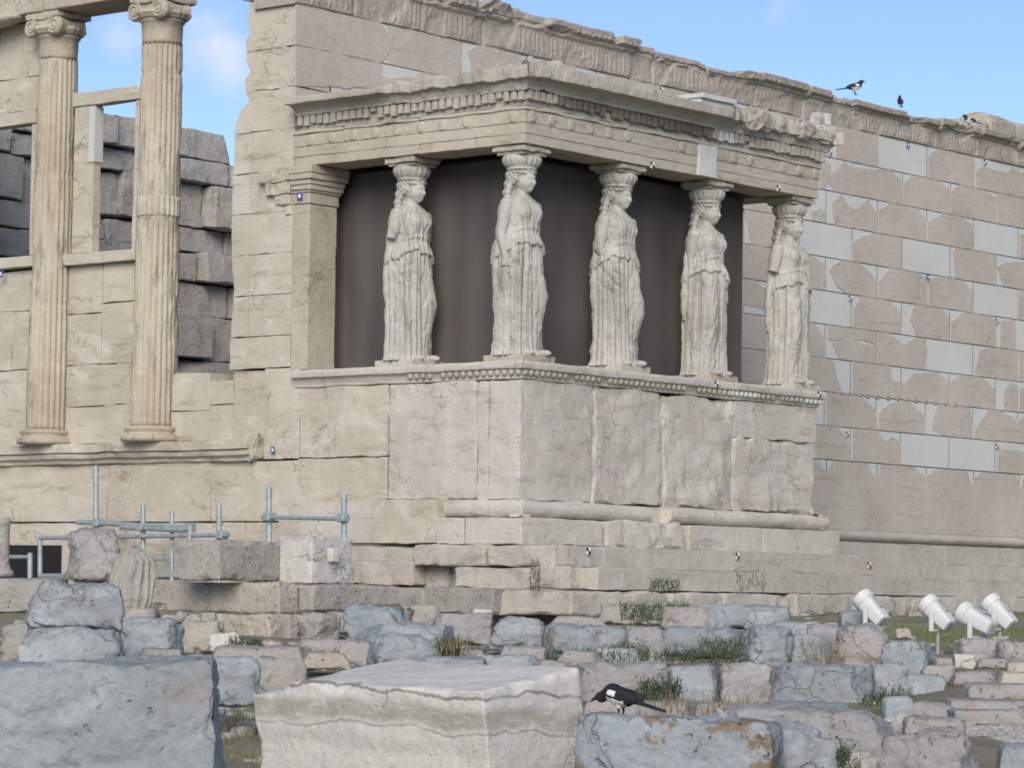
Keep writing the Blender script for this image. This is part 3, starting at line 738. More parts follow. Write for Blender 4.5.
# wall slabs of the podium
def slab(name, x0, x1, y0, y1, z0, z1, seed, r=.025, amp=.012, mat=None):
    MB().rb(x0, x1, y0, y1, z0, z1, r, .07, amp, 1.5, seed).build(name, mat or M_POD, porch)
a1, a2, a3 = px_x(592), px_x(663), px_x(733, 470)
slab('podium_slab', .012, a1-.006, 0, .45, .497, 1.815, 1, .02, .010)
slab('podium_slab', a1+.01, a2-.012, -.012, .42, .497, 1.815, 2, .05, .022)
slab('podium_slab', a2+.012, a3-.006, -.004, .42, .497, 1.815, 3, .05, .028)
slab('podium_slab', a3+.006, 5.70, -.002, .45, 1.375, 1.815, 4, .015, .006)
slab('podium_slab', a3+.006, 5.66, .012, .45, .497, 1.366, 5, .05, .022)
b1, b2 = px_y(478), px_y(388)
slab('podium_slab', -.012, .44, .452, b1-.004, .499, 1.815, 6, .012, .006)
slab('podium_slab', -.008, .40, .0+.004, .45, .502, 1.814, 26, .02, .008)
slab('podium_slab', -.016, .44, b1+.006, b2-.005, .499, 1.815, 7, .03, .014)
slab('podium_slab', -.003, .44, b2+.008, 3.34, 1.0, 1.815, 8, .015, .010, M_W)
slab('podium_slab', -.004, .44, b2+.008, 3.34, .52, .99, 9, .015, .010, M_W)
slab('podium_slab', 5.26, 5.69, .46, 3.5, .497, 1.815, 10)
MB().box(.1, 5.6, .1, 3.5, .5, 1.8).build('podium_core', M_DARK, porch)
# lower wall blocks left of the moulded base
lb = MB()
lb.rb(-.20, .3, 1.03, 1.97, .01, .50, .012, .15, .006, 1.2, 41)
lb.build('podium_foot_block', M_W, porch)
# parapet: egg moulding and flat ledge on top
pp = MB()
def perim(o, s, side):
    """point on the rectangle grown by o; s in 0..1 along the side"""
    if side == 'w': return np.array([-o, 3.42+( -o-3.42)*s])
    if side == 's': return np.array([-o+(LP+2*o)*s, -o])
    return np.array([LP+o, -o+(3.5+o)*s])
def run(mb, prof, side, n, amp=.006, seed=0, fn=None, mat=0, aw=None):
    V = []; sv = np.arange(n)/(n-1); cols = []
    for j, (o, z) in enumerate(prof):
        oo, zz_ = fn(sv, j, o, z) if fn else (np.full(n, float(o)), np.full(n, float(z)))
        cols.append((np.broadcast_to(oo, (n,)), np.broadcast_to(zz_, (n,))))
    for i in range(n):
        for j in range(len(prof)):
            p = perim(cols[j][0][i], sv[i], side); V.append((p[0], p[1], cols[j][1][i]))
    V = np.array(V); amp0 = amp
    if aw is not None: amp = amp*np.repeat(aw(sv), len(prof))[:, None]
    V += np.stack([fbm(V, 4, 4, seed+k, .62) for k in range(3)], -1)*amp
    if amp0 > .018: V += np.stack([fbm(V*np.array([1, 1, 1.6]), 13, 3, seed+9+k, .6) for k in range(3)], -1)*amp*.25
    m_ = len(prof); F = [(i*m_+j, (i+1)*m_+j, (i+1)*m_+j+1, i*m_+j+1) for i in range(n-1) for j in range(m_-1)]
    F += [tuple(range(m_)), tuple(range((n-1)*m_, n*m_))[::-1]]
    mb.add(V, F, mat)
pprof = [(-.1, 1.818), (.012, 1.82), (.02, 1.835), (.015, 1.845), (.02, 1.86), (.035, 1.90), (.055, 1.925), (.085, 1.93), (.09, 1.95), (.09, 1.985), (.075, 2.015), (-.5, 2.02)]
run(pp, pprof, 'w', 50, .012, 3); run(pp, pprof, 's', 80, .014, 4); run(pp, pprof, 'e', 30, .01, 5)
par = pp.build('parapet_moulding', M_POD, porch)
eg = MB(); r_ = random.Random(4)
def eggs(side, s0, s1, length, p=.098, mat=0):
    n = int(length/p)
    for i in range(n):
        s = (i+.5)/n
        if not s0 <= s <= s1: continue
        if r_.random() < .10 and mat == 0: continue
        q = perim(.042, s, side); V, F = ellipsoid((q[0], q[1], 1.893), .034, .034, .042, 8, 6); eg.add(V, F, mat)
eggs('w', .52, 1, 3.5); eggs('s', 0, .665, LP); eggs('s', .665, .765, LP, .09, 1); eggs('s', .765, .93, LP); eggs('s', .93, 1, LP, .09, 1); eggs('e', 0, 1, 3.5)
eg.build('egg_moulding', [M_CORN, M_NEW], par, smooth=True)
MB().box(.3, 5.4, .3, 3.5, 1.9, 2.01).build('porch_floor', M_POD, porch)
# pilaster against the wall at the back of the west side
pi_ = MB().rb(.0, .47, 3.25, 3.52, 2.03, 3.97, .012, .15, .005, 1, 3)
pil = pi_.build('pilaster', M_ARCH, porch)
pcp = MB()
for o, z0, z1 in ((.012, 3.972, 4.10), (.03, 4.102, 4.13), (.05, 4.132, 4.19), (.065, 4.192, 4.25), (.09, 4.252, 4.32), (.10, 4.322, 4.41)):
    pcp.rb(-o, .47+o, 3.25-o, 3.515, z0, z1, .012, .15, .003, .8, int(z0*100))
pcp.build('capital', M_ARCH, pil)
ac = MB()   # moulded capital fragment on the temple corner beside it
for o, z0, z1, y1 in ((.03, 3.85, 3.98, 3.62), (.05, 3.982, 4.10, 3.78), (.07, 4.102, 4.25, 3.92), (.09, 4.252, 4.41, 4.04)):
    ac.rb(-o, .02, 3.53, y1, z0, z1, .02, .08, .012, 1.3, int(z0*100))
ac.build('corner_capital_fragment', M_W, temple)

# architrave: a ring beam of three bands with round bosses
def ring(name, z0, z1, o, inner, mat, seed, amp=.006, split=True):
    mb = MB()
    s_joints = [-o, px_x(625, 150)*1.0, px_x(640, 150)+.75, LP+o] if split else [-o, LP+o]
    for i, (a, b) in enumerate(zip(s_joints, s_joints[1:])): mb.rb(a+.002, b-.002, -o, inner, z0, z1, .005, .12, amp, 1.2, seed+i)
    w_j = [inner+.002, 1.55, 2.72, 3.515] if split else [inner+.002, 3.515]
    for i, (a, b) in enumerate(zip(w_j, w_j[1:])): mb.rb(-o, inner, a, b-.003, z0, z1, .008, .12, amp, 1.6, seed+5+i)
    mb.rb(LP-inner, LP+o, inner+.002, 3.515, z0, z1, .008, .2, amp, 1.2, seed+9)
    return mb
arch = MB()
for z0, z1, o, sd_ in ((4.417, 4.527, 0, 1), (4.5272, 4.647, .008, 20), (4.6472, 4.79, .016, 40), (4.7902, 4.83, .035, 60)):
    r2 = ring('x', z0, z1, o, .5, M_ARCH, sd_, .0025 if z0 < 4.79 else .009)
    for v in r2.v: pass
    n0 = arch.n; arch.v += r2.v; arch.f += [tuple(i+n0 for i in f) for f in r2.f]; arch.m += r2.m; arch.n += r2.n
av = arch.build('architrave', M_ARCH, porch)
def boss(side, s):
    bo = MB()
    p = perim(.016, s, side); V, F = lathe([(0, .014), (.05, .013), (.062, .009), (.065, 0)], 16, None, cap=False)
    rs = random.Random(int(s*1000)); 
    if side == 'w': V = np.stack([-V[:, 2]+p[0], V[:, 0]+p[1], V[:, 1]+4.715], -1); F = [f[::-1] for f in F]
    else: V = np.stack([V[:, 0]+p[0], -V[:, 2]+p[1], V[:, 1]+4.715], -1)
    V += np.stack([fbm(V, 9, 2, k) for k in range(3)], -1)*.008
    bo.add(V, F); bo.build('round_boss', M_ARCH, av, smooth=True)
for i in range(10): boss('w', .05+i*.1) if i not in (8,) else None
for i in range(17): boss('s', .02+i*.06) if i not in (6, 7, 9, 10, 13) else None
# restored pieces of lighter marble in the south architrave
MB().rb(px_x(704, 170)-.14, px_x(704, 170)+.22, -.03, .2, 4.42, 4.80, .01, .1, .004, .8, 3).build('architrave_repair', M_NEW, av)
# dentils with the mouldings above and below
dn = MB()
run(dn, [(-.3, 4.832), (.02, 4.834), (.02, 5.0), (-.3, 5.0)], 'w', 20, .003, 3); run(dn, [(-.3, 4.832), (.02, 4.834), (.02, 5.0), (-.3, 5.0)], 's', 20, .003, 3); run(dn, [(-.3, 4.832), (.02, 4.834), (.02, 5.0), (-.3, 5.0)], 'e', 20, .003, 3)
dn.build('dentil_backing', M_CORN, porch)
dt = MB(); r_ = random.Random(12)
def dentils(side, length):
    n = int(round(length/.107))
    for i in range(n):
        s = (i+.5)/n; p = perim(.045, s, side); c = r_.uniform(.75, 1.0)
        if r_.random() < .07: c = r_.uniform(.35, .6)
        mm = 1 if side == 's' and .605 < s < .66 else 2 if side == 's' and .1 < s < .6 else 0  # dentils below the full overhang get crust and painted shade
        h0 = 4.865+(.13*(1-c)); hw = .036
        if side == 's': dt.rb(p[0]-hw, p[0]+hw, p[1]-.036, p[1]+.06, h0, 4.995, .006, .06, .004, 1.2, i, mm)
        elif side == 'w': dt.rb(p[0]-.036, p[0]+.06, p[1]-hw, p[1]+hw, h0, 4.995, .006, .06, .004, 1.2, i+99, mm)
        else: dt.rb(p[0]-.06, p[0]+.036, p[1]-hw, p[1]+hw, h0, 4.995, .006, .06, .004, 1.2, i+200, mm)
dentils('w', 3.5); dentils('s', LP+.1); dentils('e', 3.5)
dt.build('dentil_course', [M_CORN, M_NEW, M_CRUST_SHADE], porch)
# broken overhanging cornice
co = MB()
cprof = [(-.3, 5.0), (.09, 5.0), (.10, 5.03), (.12, 5.055), (.15, 5.085), (.22, 5.105), (.275, 5.105), (.288, 5.112), (.29, 5.13), (.29, 5.155), (.288, 5.18), (.28, 5.20), (.255, 5.21), (.18, 5.225), (.05, 5.25), (-.3, 5.28), (-1.2, 5.30)]
def nz1(s, b, o, sd_): return fbm(np.stack([s, np.full_like(s, b), np.zeros_like(s)], -1), 1, o, sd_)
def cfn_w(s, j, o, z):
    y = 3.42*(1-s)
    n1 = nz1(s*9, 1.3, 3, 4)
    k = np.interp(s, [0, .40, .44, .56, .60, 1], [1.0, 1.0, .55, .5, .62, .66])+n1*.35*(s > .4)
    if o > .1: o = .1+(o-.1)*k
    if j >= 10: z = z+nz1(s*14, 2+j*.3, 4, 5)*np.where(s > .42, .07, .025)+np.where(s > .45, .03, -.02)
    return o, z
def cfn_s(s, j, o, z):
    n1 = nz1(s*16, 4.3, 3, 8)
    k = np.interp(s, [0, .06, .12, .6, .64, .70, 1], [.66, .9, 1.05, 1.05, .55, .45, .42])+n1*np.where(s < .62, .12, .5)
    if o > .1: o = .1+(o-.1)*k
    if 3 <= j <= 6: z = z+.01*(s > .64)
    if j >= 10: z = z+nz1(s*22, 9+j*.4, 3, 7)*np.where((s < .6) & (s > .1), .03, .13)+np.interp(s, [0, .07, .1, .3, .62, .66, 1], [.07, .08, .06, .03, .02, .0, -.02])
    return o, z
run(co, cprof, 'w', 200, .026, 31, cfn_w, aw=lambda s: np.where(s < .41, .35, 1.15)); run(co, cprof, 's', 320, .028, 41, cfn_s, aw=lambda s: np.where((s > .1) & (s < .6), .35, 1.2)); run(co, cprof, 'e', 50, .02, 51, cfn_s)
co.box(.1, 5.6, .1, 3.5, 4.84, 5.25)
cn_ = co.build('cornice', M_CORN, porch)
# loose looking lumps and a restored piece along the broken south edge
q = unp(708, 106, 1, -.18)
rp = MB().rb(q[0]-.28, q[0]+.36, -.285, .1, 5.11, 5.27, .008, .15, .003, .6, 2); rp.rb(q[0]-.30, q[0]+.38, -.325, .1, 5.272, 5.33, .008, .2, .003, .6, 4); rp.build('cornice_repair', M_NEW, cn_)
for (x, y, s_, zz) in ((752, 118, .28, 5.2), (772, 125, .2, 5.2), (800, 132, .22, 5.2), (824, 138, .2, 5.18)):
    p = unp(x, y, 1, -.1); V, F = rbox((s_*1.6, s_*1.2, s_), s_*.3, s_*.12, s_*.12, int(x), 1, 4); MB().add(V+np.array([p[0], -.08, zz]), F).build('broken_lump', M_CORN, cn_)
p = unp(827, 131, 1, 0)
V, F = rbox((.22, .2, .16), .07, .05, .02, 77, 1, 2)
tag(MB().add(V+np.array([p[0], .12, 5.43]), F).build('loose_stone', M_WHITE), 'small pale stone lying on the east end of the porch roof', 'stone')

# dark mesh screen hung inside the porch
sc = empty('fabric_screen', (2.9, 2, 2.03), 'dark brown mesh screen hung inside the porch behind the statues', 'screen')
def sheet(x0, y0, x1, y1, nm, seed):
    mb = MB(); nx, nz = 60, 26
    V = []
    for i in range(nx):
        for k in range(nz):
            s = i/(nx-1); z = 2.03+2.36*k/(nz-1)
            bul = .025*math.sin(s*math.pi*5)*math.sin(k/(nz-1)*math.pi*2.0)+.01*math.sin(s*40)
            n_ = np.array([-(y1-y0), (x1-x0)]); n_ = n_/np.linalg.norm(n_)
            V.append((x0+(x1-x0)*s+n_[0]*bul, y0+(y1-y0)*s+n_[1]*bul, z))
    V = np.array(V); V2 = V.copy(); n_ = np.array([-(y1-y0), (x1-x0), 0]); n_ = n_/np.linalg.norm(n_); V2 += n_*.012
    F = grid_faces(nx, nz); mb.add(V, F); mb.add(V2, [f[::-1] for f in F])
    return mb.build(nm, M_CLOTH, sc)
sheet(.72, 3.45, .72, .72, 'side_panel', 1)
sheet(.735, .72, 5.12, .72, 'front_panel', 2); sheet(5.11, .735, 5.11, 3.0, 'side_panel', 3)
fr = MB()
for (a, b) in (((.70, .70), None), ((5.14, .75), None), ((.70, 3.40), None), ((2.9, .75), None)):
    fr.tube([(a[0], a[1]+.05, 2.03), (a[0], a[1]+.05, 4.40)], .02, 8)
fr.tube([(.74, 3.4, 4.39), (.74, .75, 4.39), (5.14, .75, 4.39)], .018, 8)
fr.build('screen_pole', M_CLOTH, sc)

# ================================================================== stepped platform under porch and temple
plat = empty('stepped_platform', (3, 0, -.75), 'broken marble steps running along the foot of the porch and the wall', 'steps')
r_ = random.Random(31)
def step_run(name, segs, mat=M_STEP):
    for i, (x0, x1, y0, y1, z0, z1, r, amp, cuts) in enumerate(segs): MB().rb(x0, x1, y0, y1, z0, z1, r, .1, amp, 1.5, 70+i+int(abs(z0)*100), 0, cuts).build('step_block', mat, plat)
pxs = lambda x, y, Y: unp(x, y, 1, Y)[0]
# first step (top at 0)
step_run('step', [(-.3, pxs(604, 556, -.74), -.74, .2, -.235, -.002, .03, .014, 0)] +
         [(pxs(a, 556, -.74)+.002, pxs(b, 556, -.74)-.002, -.738, .3, -.235, -.002, .005, .004, 0) for a, b in ((604, 740), (740, 808), (808, 877))] +
         [(-.32, .3, .21, 1.28, -.235, -.002, .03, .016, 0), (5.3, 6.15, .3, 3.4, -.235, -.002, .01, .004, 0)] +
         [(pxs(a, 575, 2.9), pxs(b, 575, 2.9)-.006, 2.9, 3.6, -.235, -.004, .01, .004, 0) for a, b in ((850, 935), (935, 985), (985, 1040), (1040, 1100))])
step_run('step', [(-.32, .3, -.98, .62, -.472, -.242, .035, .022, 0), (-.12, pxs(652, 580, -1.2)-.002, -1.2, -.3, -.472, -.242, .022, .012, 0)] +
         [(pxs(a, 580, -1.2)+.002, pxs(b, 580, -1.2)-.002, -1.2, .2, -.472, -.242, .006, .005, 0) for a, b in ((652, 760), (760, 812), (812, 925))] +
         [(pxs(a, 585, 2.6), pxs(b, 585, 2.6)-.006, 2.6, 3.6, -.472, -.242, .012, .005, 0) for a, b in ((880, 968), (968, 1030), (1030, 1100))] + [(6.3, 7.2, -.3, 2.6, -.472, -.242, .012, .005, 0)])
step_run('step', [(-.62, pxs(672, 603, -1.25)-.01, -1.25, .2, -.752, -.482, .04, .02, 0), (-.65, .2, .2, .66, -.752, -.482, .03, .025, 0)] +
         [(pxs(a, 603, -1.3)+.006, pxs(b, 603, -1.3)-.006, -1.3, .2, -.752, -.484, .03, .012, 0) for a, b in ((672, 686), (686, 724), (724, 768))] +
         [(pxs(a, 603, -1.3)+.01, pxs(b, 603, -1.3)-.01, -1.3, .2, -.73, -.484, .04, .02, 0) for a, b in ((774, 790), (795, 852), (852, 912), (912, 958))])
step_run('step', [(pxs(a, 600, 2.45)+.005, pxs(b, 600, 2.45)-.005, 2.45, 3.4, -.80, -.476, .02, .01, 0) for a, b in ((925, 975), (975, 1012), (1012, 1060), (1060, 1110))])
# blocks at the back of the steps on the west side
def wblock(mat, px0, px1, pyt, pyb, X, dx, seed, r=.03, amp=.015):
    """block whose west face spans these columns of the photograph on the plane x = X"""
    ya = unp(px0, (pyt+pyb)/2, 0, X)[1]; yb = unp(px1, (pyt+pyb)/2, 0, X)[1]; zt = unp(px0, pyt, 0, X)[2]; zb = unp(px0, pyb, 0, X)[2]
    MB().rb(X, X+dx, min(ya, yb), max(ya, yb), zb, zt, r, .09, amp, 1.5, seed).build('step_block', mat, plat)
wblock(M_STEP, 360, 413, 546, 562, -.15, .5, 3, .02, .008); wblock(M_STEP, 352, 412, 561, 585, -.3, .6, 1); wblock(M_STEP, 300, 352, 560, 584, -.25, .5, 2); wblock(M_STEP, 413, 450, 566, 588, -.05, .3, 4)
wblock(M_GREY, 424, 494, 587, 613, -.75, .7, 5); wblock(M_GREY, 363, 424, 587, 613, -.8, .7, 6); wblock(M_GREY, 292, 362, 584, 612, -.9, .8, 7)
MB().box(.0, 6.0, .1, 3.5, -1.2, -.02).box(.3, 7, -.9, 3.5, -1.2, -.5).box(5, 21, 3.0, 3.55, -1.2, -.05).build('foundation', M_STEP, plat)
# ================================================================== the five caryatids
def interp(z, tab):
    return np.interp(z, [t[0] for t in tab], [t[1] for t in tab])
def figure_mb(seed, mirror, right_arm, left_arm, hemrot=0.0, knee=1.0, wide=1.0):
    mb = MB(); rs = random.Random(seed)
    NZ, NT = 230, 320
    z = np.linspace(.0, 1.98, NZ); ph = np.linspace(-math.pi, math.pi, NT, endpoint=False)   # ph = 0 is the front, positive towards the statue's left
    Zm, Pm = np.meshgrid(z, ph, indexing='ij')
    A = interp(Zm, [(0, .262), (.06, .25), (.4, .24), (.8, .238), (1.0, .243), (1.2, .235), (1.38, .205), (1.5, .215), (1.62, .232), (1.69, .235), (1.735, .20), (1.775, .12), (1.81, .075), (1.86, .066), (1.98, .066)])
    B = interp(Zm, [(0, .215), (.06, .20), (.4, .185), (.8, .18), (1.0, .185), (1.2, .178), (1.38, .155), (1.5, .16), (1.62, .165), (1.69, .14), (1.735, .115), (1.775, .092), (1.81, .076), (1.86, .068), (1.98, .068)])*wide
    e = 2.35
    cs, sn = np.sin(Pm), np.cos(Pm)      # x ~ sin, -y ~ cos
    Rr = 1.0/((np.abs(cs)/A)**e+(np.abs(sn)/B)**e)**(1/e)
    sgn = -1 if mirror else 1
    phc = sgn*.56
    skirt = 1-sstep(1.15, 1.3, Zm)
    PN = np.stack([np.cos(Pm).ravel()*1.2, np.sin(Pm).ravel()*1.2, Zm.ravel()*.55], -1)
    wob = fbm(PN, 1.2, 3, seed).reshape(Zm.shape)
    free = np.exp(-((Pm-phc)/.52)**2)
    nfl = 21
    u = np.abs(np.sin((Pm+wob*.16+.02*np.sin(Zm*3+seed))*nfl/2))
    flute = 1-2.0*(1-u)**2.2
    wob2 = fbm(PN*np.array([3, 3, .8]), 2.0, 3, seed+5).reshape(Zm.shape)
    amp = .030*(1-.86*free)*(.75+.9*wob2)*sstep(-.02, .12, Zm+.1)
    zh = 1.10+.15*np.cos(Pm+hemrot)+.02*np.sin(5*Pm+seed)+.012*np.sin(11*Pm)
    over = sstep(-.012, .012, Zm-zh)
    below = 1-over
    dR = skirt*below*amp*flute
    # free leg under the cloth: thigh, knee, shin
    legz = .092*np.exp(-((Zm-.66)/.24)**2)+.03*np.exp(-((Zm-1.0)/.22)**2)+.012*np.exp(-((Zm-.35)/.2)**2)
    dR += knee*below*legz*np.exp(-((Pm-phc)/.34)**2)
    dR -= below*.020*(np.exp(-((Pm-phc-.62*sgn)/.13)**2)+np.exp(-((Pm-phc+.58*sgn)/.13)**2))*sstep(.1, .5, Zm)
    dR += below*free*.003*np.sin((Zm*2.2+Pm*sgn*1.2)*13+wob*9)
    dR += below*.010*(1-sstep(0, .08, Zm))*(.4+.6*u)
    # overfold with its hem, and folds that run together
    fade = sstep(1.40, 1.28, Zm)
    dR += over*(.030*sstep(1.42, 1.2, Zm))
    uo = np.abs(np.sin((Pm*1.0+wob*.35+.22*np.sin(Zm*2.2)*np.sign(Pm))*13))
    dR += over*sstep(1.78, 1.66, Zm)*(1-2*(1-uo)**2)*(.014+.009*sstep(1.4, 1.15, Zm))*(.6+1.2*wob2)
    dia = np.abs(np.sin(Zm*17+sgn*Pm*4.5+wob*4))
    dR += .012*(1-2*(1-dia)**2.0)*np.exp(-((Pm-phc+sgn*1.5)/.6)**2)*sstep(.75, .95, Zm)*sstep(1.35, 1.2, Zm)
    dR += .010*below*(1-2*(1-np.abs(np.sin(Zm*9-sgn*Pm*5+wob*3)))**2.2)*np.exp(-((Pm-phc+.55*sgn)/.3)**2)*sstep(.15, .35, Zm)
    # breasts, collar, waist gather
    for s_ in (-1, 1):
        dR += .036*np.exp(-((Pm-s_*.55)/.32)**2-((Zm-1.58)/.08)**2)
    dR += .010*np.exp(-((Zm-(1.40+.03*np.cos(Pm*2)))/.018)**2)
    vfold = np.abs(np.sin((np.abs(Pm)*9+Zm*16)))
    dR += .006*(1-vfold)*sstep(1.55, 1.62, Zm)*sstep(1.76, 1.70, Zm)*np.exp(-(Pm/.8)**2)
    # mantle falling down the back
    back = np.exp(-((np.abs(Pm)-math.pi)/.8)**2)
    dR += back*.028*sstep(.35, .6, Zm)*sstep(1.78, 1.7, Zm)
    dR += fbm(np.stack([np.cos(Pm).ravel()*.25, np.sin(Pm).ravel()*.25, Zm.ravel()], -1), 11, 4, seed+40).reshape(Zm.shape)*.012
    Rr = Rr+dR*sstep(1.83, 1.76, Zm)
    cx = sgn*(-.012*np.exp(-((Zm-1.0)/.4)**2)); cy = .01-.03*np.exp(-((Zm-1.9)/.1)**2)
    X = Rr*cs+cx; Y = -Rr*sn+cy
    V = np.stack([X.ravel(), Y.ravel(), Zm.ravel()], -1)
    F = grid_faces(NZ, NT, wrapv=True); F += [tuple(range(NT))[::-1], tuple(range((NZ-1)*NT, NZ*NT))]
    mb.add(V, F)
    # arms
    def arm(s_, kind):
        sx = s_
        sh = np.array([sx*.215, .0, 1.675]); el = np.array([sx*.262, .035, 1.345]); ha = np.array([sx*.255, -.03, 1.07])
        if kind == 'stub': pts = [sh+[0, 0, .02], sh, sh*.45+el*.55, el+[0, 0, .04]]; rad = [.055, .078, .068, .060]
        elif kind == 'elbow': pts = [sh+[0, 0, .02], sh, sh*.45+el*.55, el+[-sx*.01, 0, 0], [sx*.215, -.02, 1.24]]; rad = [.055, .078, .068, .058, .03]
        elif kind == 'worn': pts = [sh+[0, 0, .02], sh, [sx*.222, .03, 1.55], [sx*.215, .05, 1.3]]; rad = [.055, .08, .065, .03]
        elif kind == 'short': pts = [sh+[0, 0, .02], sh, sh*.5+el*.5]; rad = [.055, .08, .068]
        else: pts = [sh+[0, 0, .02], sh, sh*.45+el*.55, el, el*.5+ha*.5, ha, ha-[0, 0, .09]]; rad = [.05, .076, .066, .056, .05, .042, .05]
        pts = [np.array(q, float) for q in pts]
        P = []; R_ = []
        for i in range(len(pts)-1):
            for q in range(6): P.append(pts[i]+(pts[i+1]-pts[i])*q/6); R_.append(rad[i]+(rad[i+1]-rad[i])*q/6)
        P.append(pts[-1]); R_.append(rad[-1])
        P = np.array(P)
        V, F = tube(P, R_, 16); V += fbm(V, 6, 3, seed)[:, None]*.008; mb.add(V, F)
        V, F = ellipsoid(sh+np.array([0, 0, .012]), .075, .075, .06, 16, 10); mb.add(V, F)
        if kind == 'full':      # cloth held by the hand, falling in narrow folds
            for k in range(4):
                a = -.05+.04*k; t_ = np.linspace(0, 1, 10); ln = (.20, .34, .42, .30)[k]*rs.uniform(.85, 1.15)
                mb.tube([(ha[0]-sx*.012*tt, ha[1]+a*(1+.3*tt), ha[2]-.02-tt*ln) for tt in t_], [.026-.014*tt+.004*math.sin(tt*9+k) for tt in t_], 8)
            for q in range(4): mb.tube([(ha[0]+sx*.02, ha[1]-.03+.022*q, ha[2]-.01), (ha[0]+sx*.03, ha[1]-.045+.022*q, ha[2]-.05), (ha[0]+sx*.012, ha[1]-.05+.022*q, ha[2]-.085)], [.012, .012, .009], 8)
    arm(-1, right_arm); arm(1, left_arm)
    # mantle edge at both flanks
    for s_ in (-1, 1):
        t_ = np.linspace(0, 1, 24)
        mb.tube([(s_*(.20+.035*math.sin(tt*2.4)), .09+.03*tt, 1.66-tt*1.0) for tt in t_], [(.03+.022*tt+.006*math.sin(tt*30))*(1 if tt < .8 else 1-2.6*(tt-.8)) for tt in t_], 10)
    # head
    hc = np.array([0, -.05, 1.945])
    def face(V):
        u_, w_ = V[:, 0], V[:, 2]; fr = sstep(.02, -.06, V[:, 1]); d = np.zeros(len(V))
        d += .030*np.exp(-(u_/.013)**2)*np.clip(1-np.abs(w_+.028)/.052, 0, 1)*(w_ > -.045)
        d += .012*np.exp(-((w_-.040)/.014)**2)*np.exp(-(u_/.055)**2)
        for s_ in (-1, 1):
            d -= .018*np.exp(-((u_-s_*.036)/.018)**2-((w_-.018)/.014)**2)
            d += .008*np.exp(-((u_-s_*.036)/.011)**2-((w_-.015)/.006)**2)
            d += .008*np.exp(-((u_-s_*.045)/.022)**2-((w_+.03)/.025)**2)
        d += .010*np.exp(-(u_/.024)**2-((w_+.063)/.007)**2)+.010*np.exp(-(u_/.02)**2-((w_+.079)/.007)**2)-.006*np.exp(-(u_/.028)**2-((w_+.071)/.004)**2)
        d += .015*np.exp(-(u_/.028)**2-((w_+.110)/.018)**2)
        V = V.copy(); V[:, 1] -= d*fr
        V[:, 0] *= 1-.20*sstep(-.03, -.12, w_)
        return V
    V, F = ellipsoid(hc, .092, .120, .142, 90, 70, face); mb.add(V, F)
    def hairf(V):
        L = np.linalg.norm(V, axis=1, keepdims=True); a = np.arctan2(V[:, 0], -V[:, 1])
        rip = .010*np.sin(a*16+V[:, 2]*70)+.006*np.sin(V[:, 2]*120+a*4)
        return V*(1+rip[:, None]/np.maximum(L, .05))
    V, F = ellipsoid((0, .005, 2.045), .136, .158, .072, 90, 40, hairf); mb.add(V, F)
    for s_ in (-1, 1):
        V, F = ellipsoid((s_*.092, .015, 1.985), .038, .075, .065, 40, 24, hairf); mb.add(V, F)
    t_ = np.linspace(0, 1, 30)
    mb.tube([(0, .075+.075*math.sin(tt*1.8), 2.03-tt*.50) for tt in t_], [.10-.022*tt+.008*math.sin(tt*34) for tt in t_], 18)
    for s_ in (-1, 1):
        mb.tube([(s_*(.09+.035*math.sin(tt*2.6)), .06+.03*tt, 1.95-.32*tt) for tt in t_], [.034+.005*math.sin(tt*34) for tt in t_], 10)
    # feet
    V, F = ellipsoid((-.10*sgn, -.20, .03), .05, .10, .04, 18, 10); mb.add(V, F)
    V, F = ellipsoid((.115*sgn, -.225, .034), .048, .105, .042, 18, 10); mb.add(V, F)
    return mb
ZF = 2.09
def caryatid(x, y, seed, mirror, ra, la, label, hemrot=0., knee=1., worn=0.0, abw=.47):
    root = empty('caryatid', (x, y, 2.02), label, 'statue', 'caryatids carrying the porch roof')
    mb = figure_mb(seed, mirror, ra, la, hemrot, knee)
    for i in range(len(mb.v)): mb.v[i] = mb.v[i]*np.array([1.09, 1.09, 1])+np.array([x, y, ZF-.004])
    o = remesh(mb, .0065, 'draped_figure', M_STAT, root, sm=1)
    b = MB(); b.rb(x-.275, x+.285, y-.29, y+.28, 2.012, 2.09, .012, .12, .004, 1, seed); b.build('base', M_POD if seed % 2 else M_ARCH, root)
    # capital: bead ring, egg and dart bowl, square abacus
    c = MB()
    def eggf(th, z, r):
        k = sstep(4.185, 4.21, z)*(1-sstep(4.285, 4.31, z))
        return r+k*.008*(np.abs(np.sin(th*9))*2-1)+fbm(np.stack([np.cos(th)*.2+x, np.sin(th)*.2+y, np.full_like(th, z)], -1), 8, 3, seed)*.010
    V, F = lathe([(.10, 4.15), (.158, 4.153), (.170, 4.162), (.172, 4.172), (.162, 4.182), (.178, 4.195), (.196, 4.22), (.209, 4.25), (.215, 4.28), (.21, 4.303), (.20, 4.318), (.1, 4.32)], 108, eggf, (x, y, 0)); c.add(V, F)
    cap = c.build('capital', M_STAT, root, smooth=True)
    a = MB(); h = abw/2
    a.rb(x-h+.04, x+h-.04, y-h+.04, y+h-.04, 4.316, 4.35, .012, .08, .006, 1.2, seed+3); a.rb(x-h, x+h, y-h, y+h, 4.348, 4.414, .018, .06, .010, 1.6, seed+4)
    a.build('abacus', M_ARCH, cap)
    return root
caryatid(.27, 1.90, 11, False, 'stub', 'stub', 'caryatid behind the corner one, upper arm broken to a stub against brown screen', .25)
caryatid(.27, .27, 12, False, 'full', 'stub', 'caryatid standing at the outer corner of the porch', .15)
caryatid(2.005, .27, 13, False, 'elbow', 'stub', 'caryatid just right of the corner one, deep vertical folds and right arm ending at elbow', .5, 1.15)
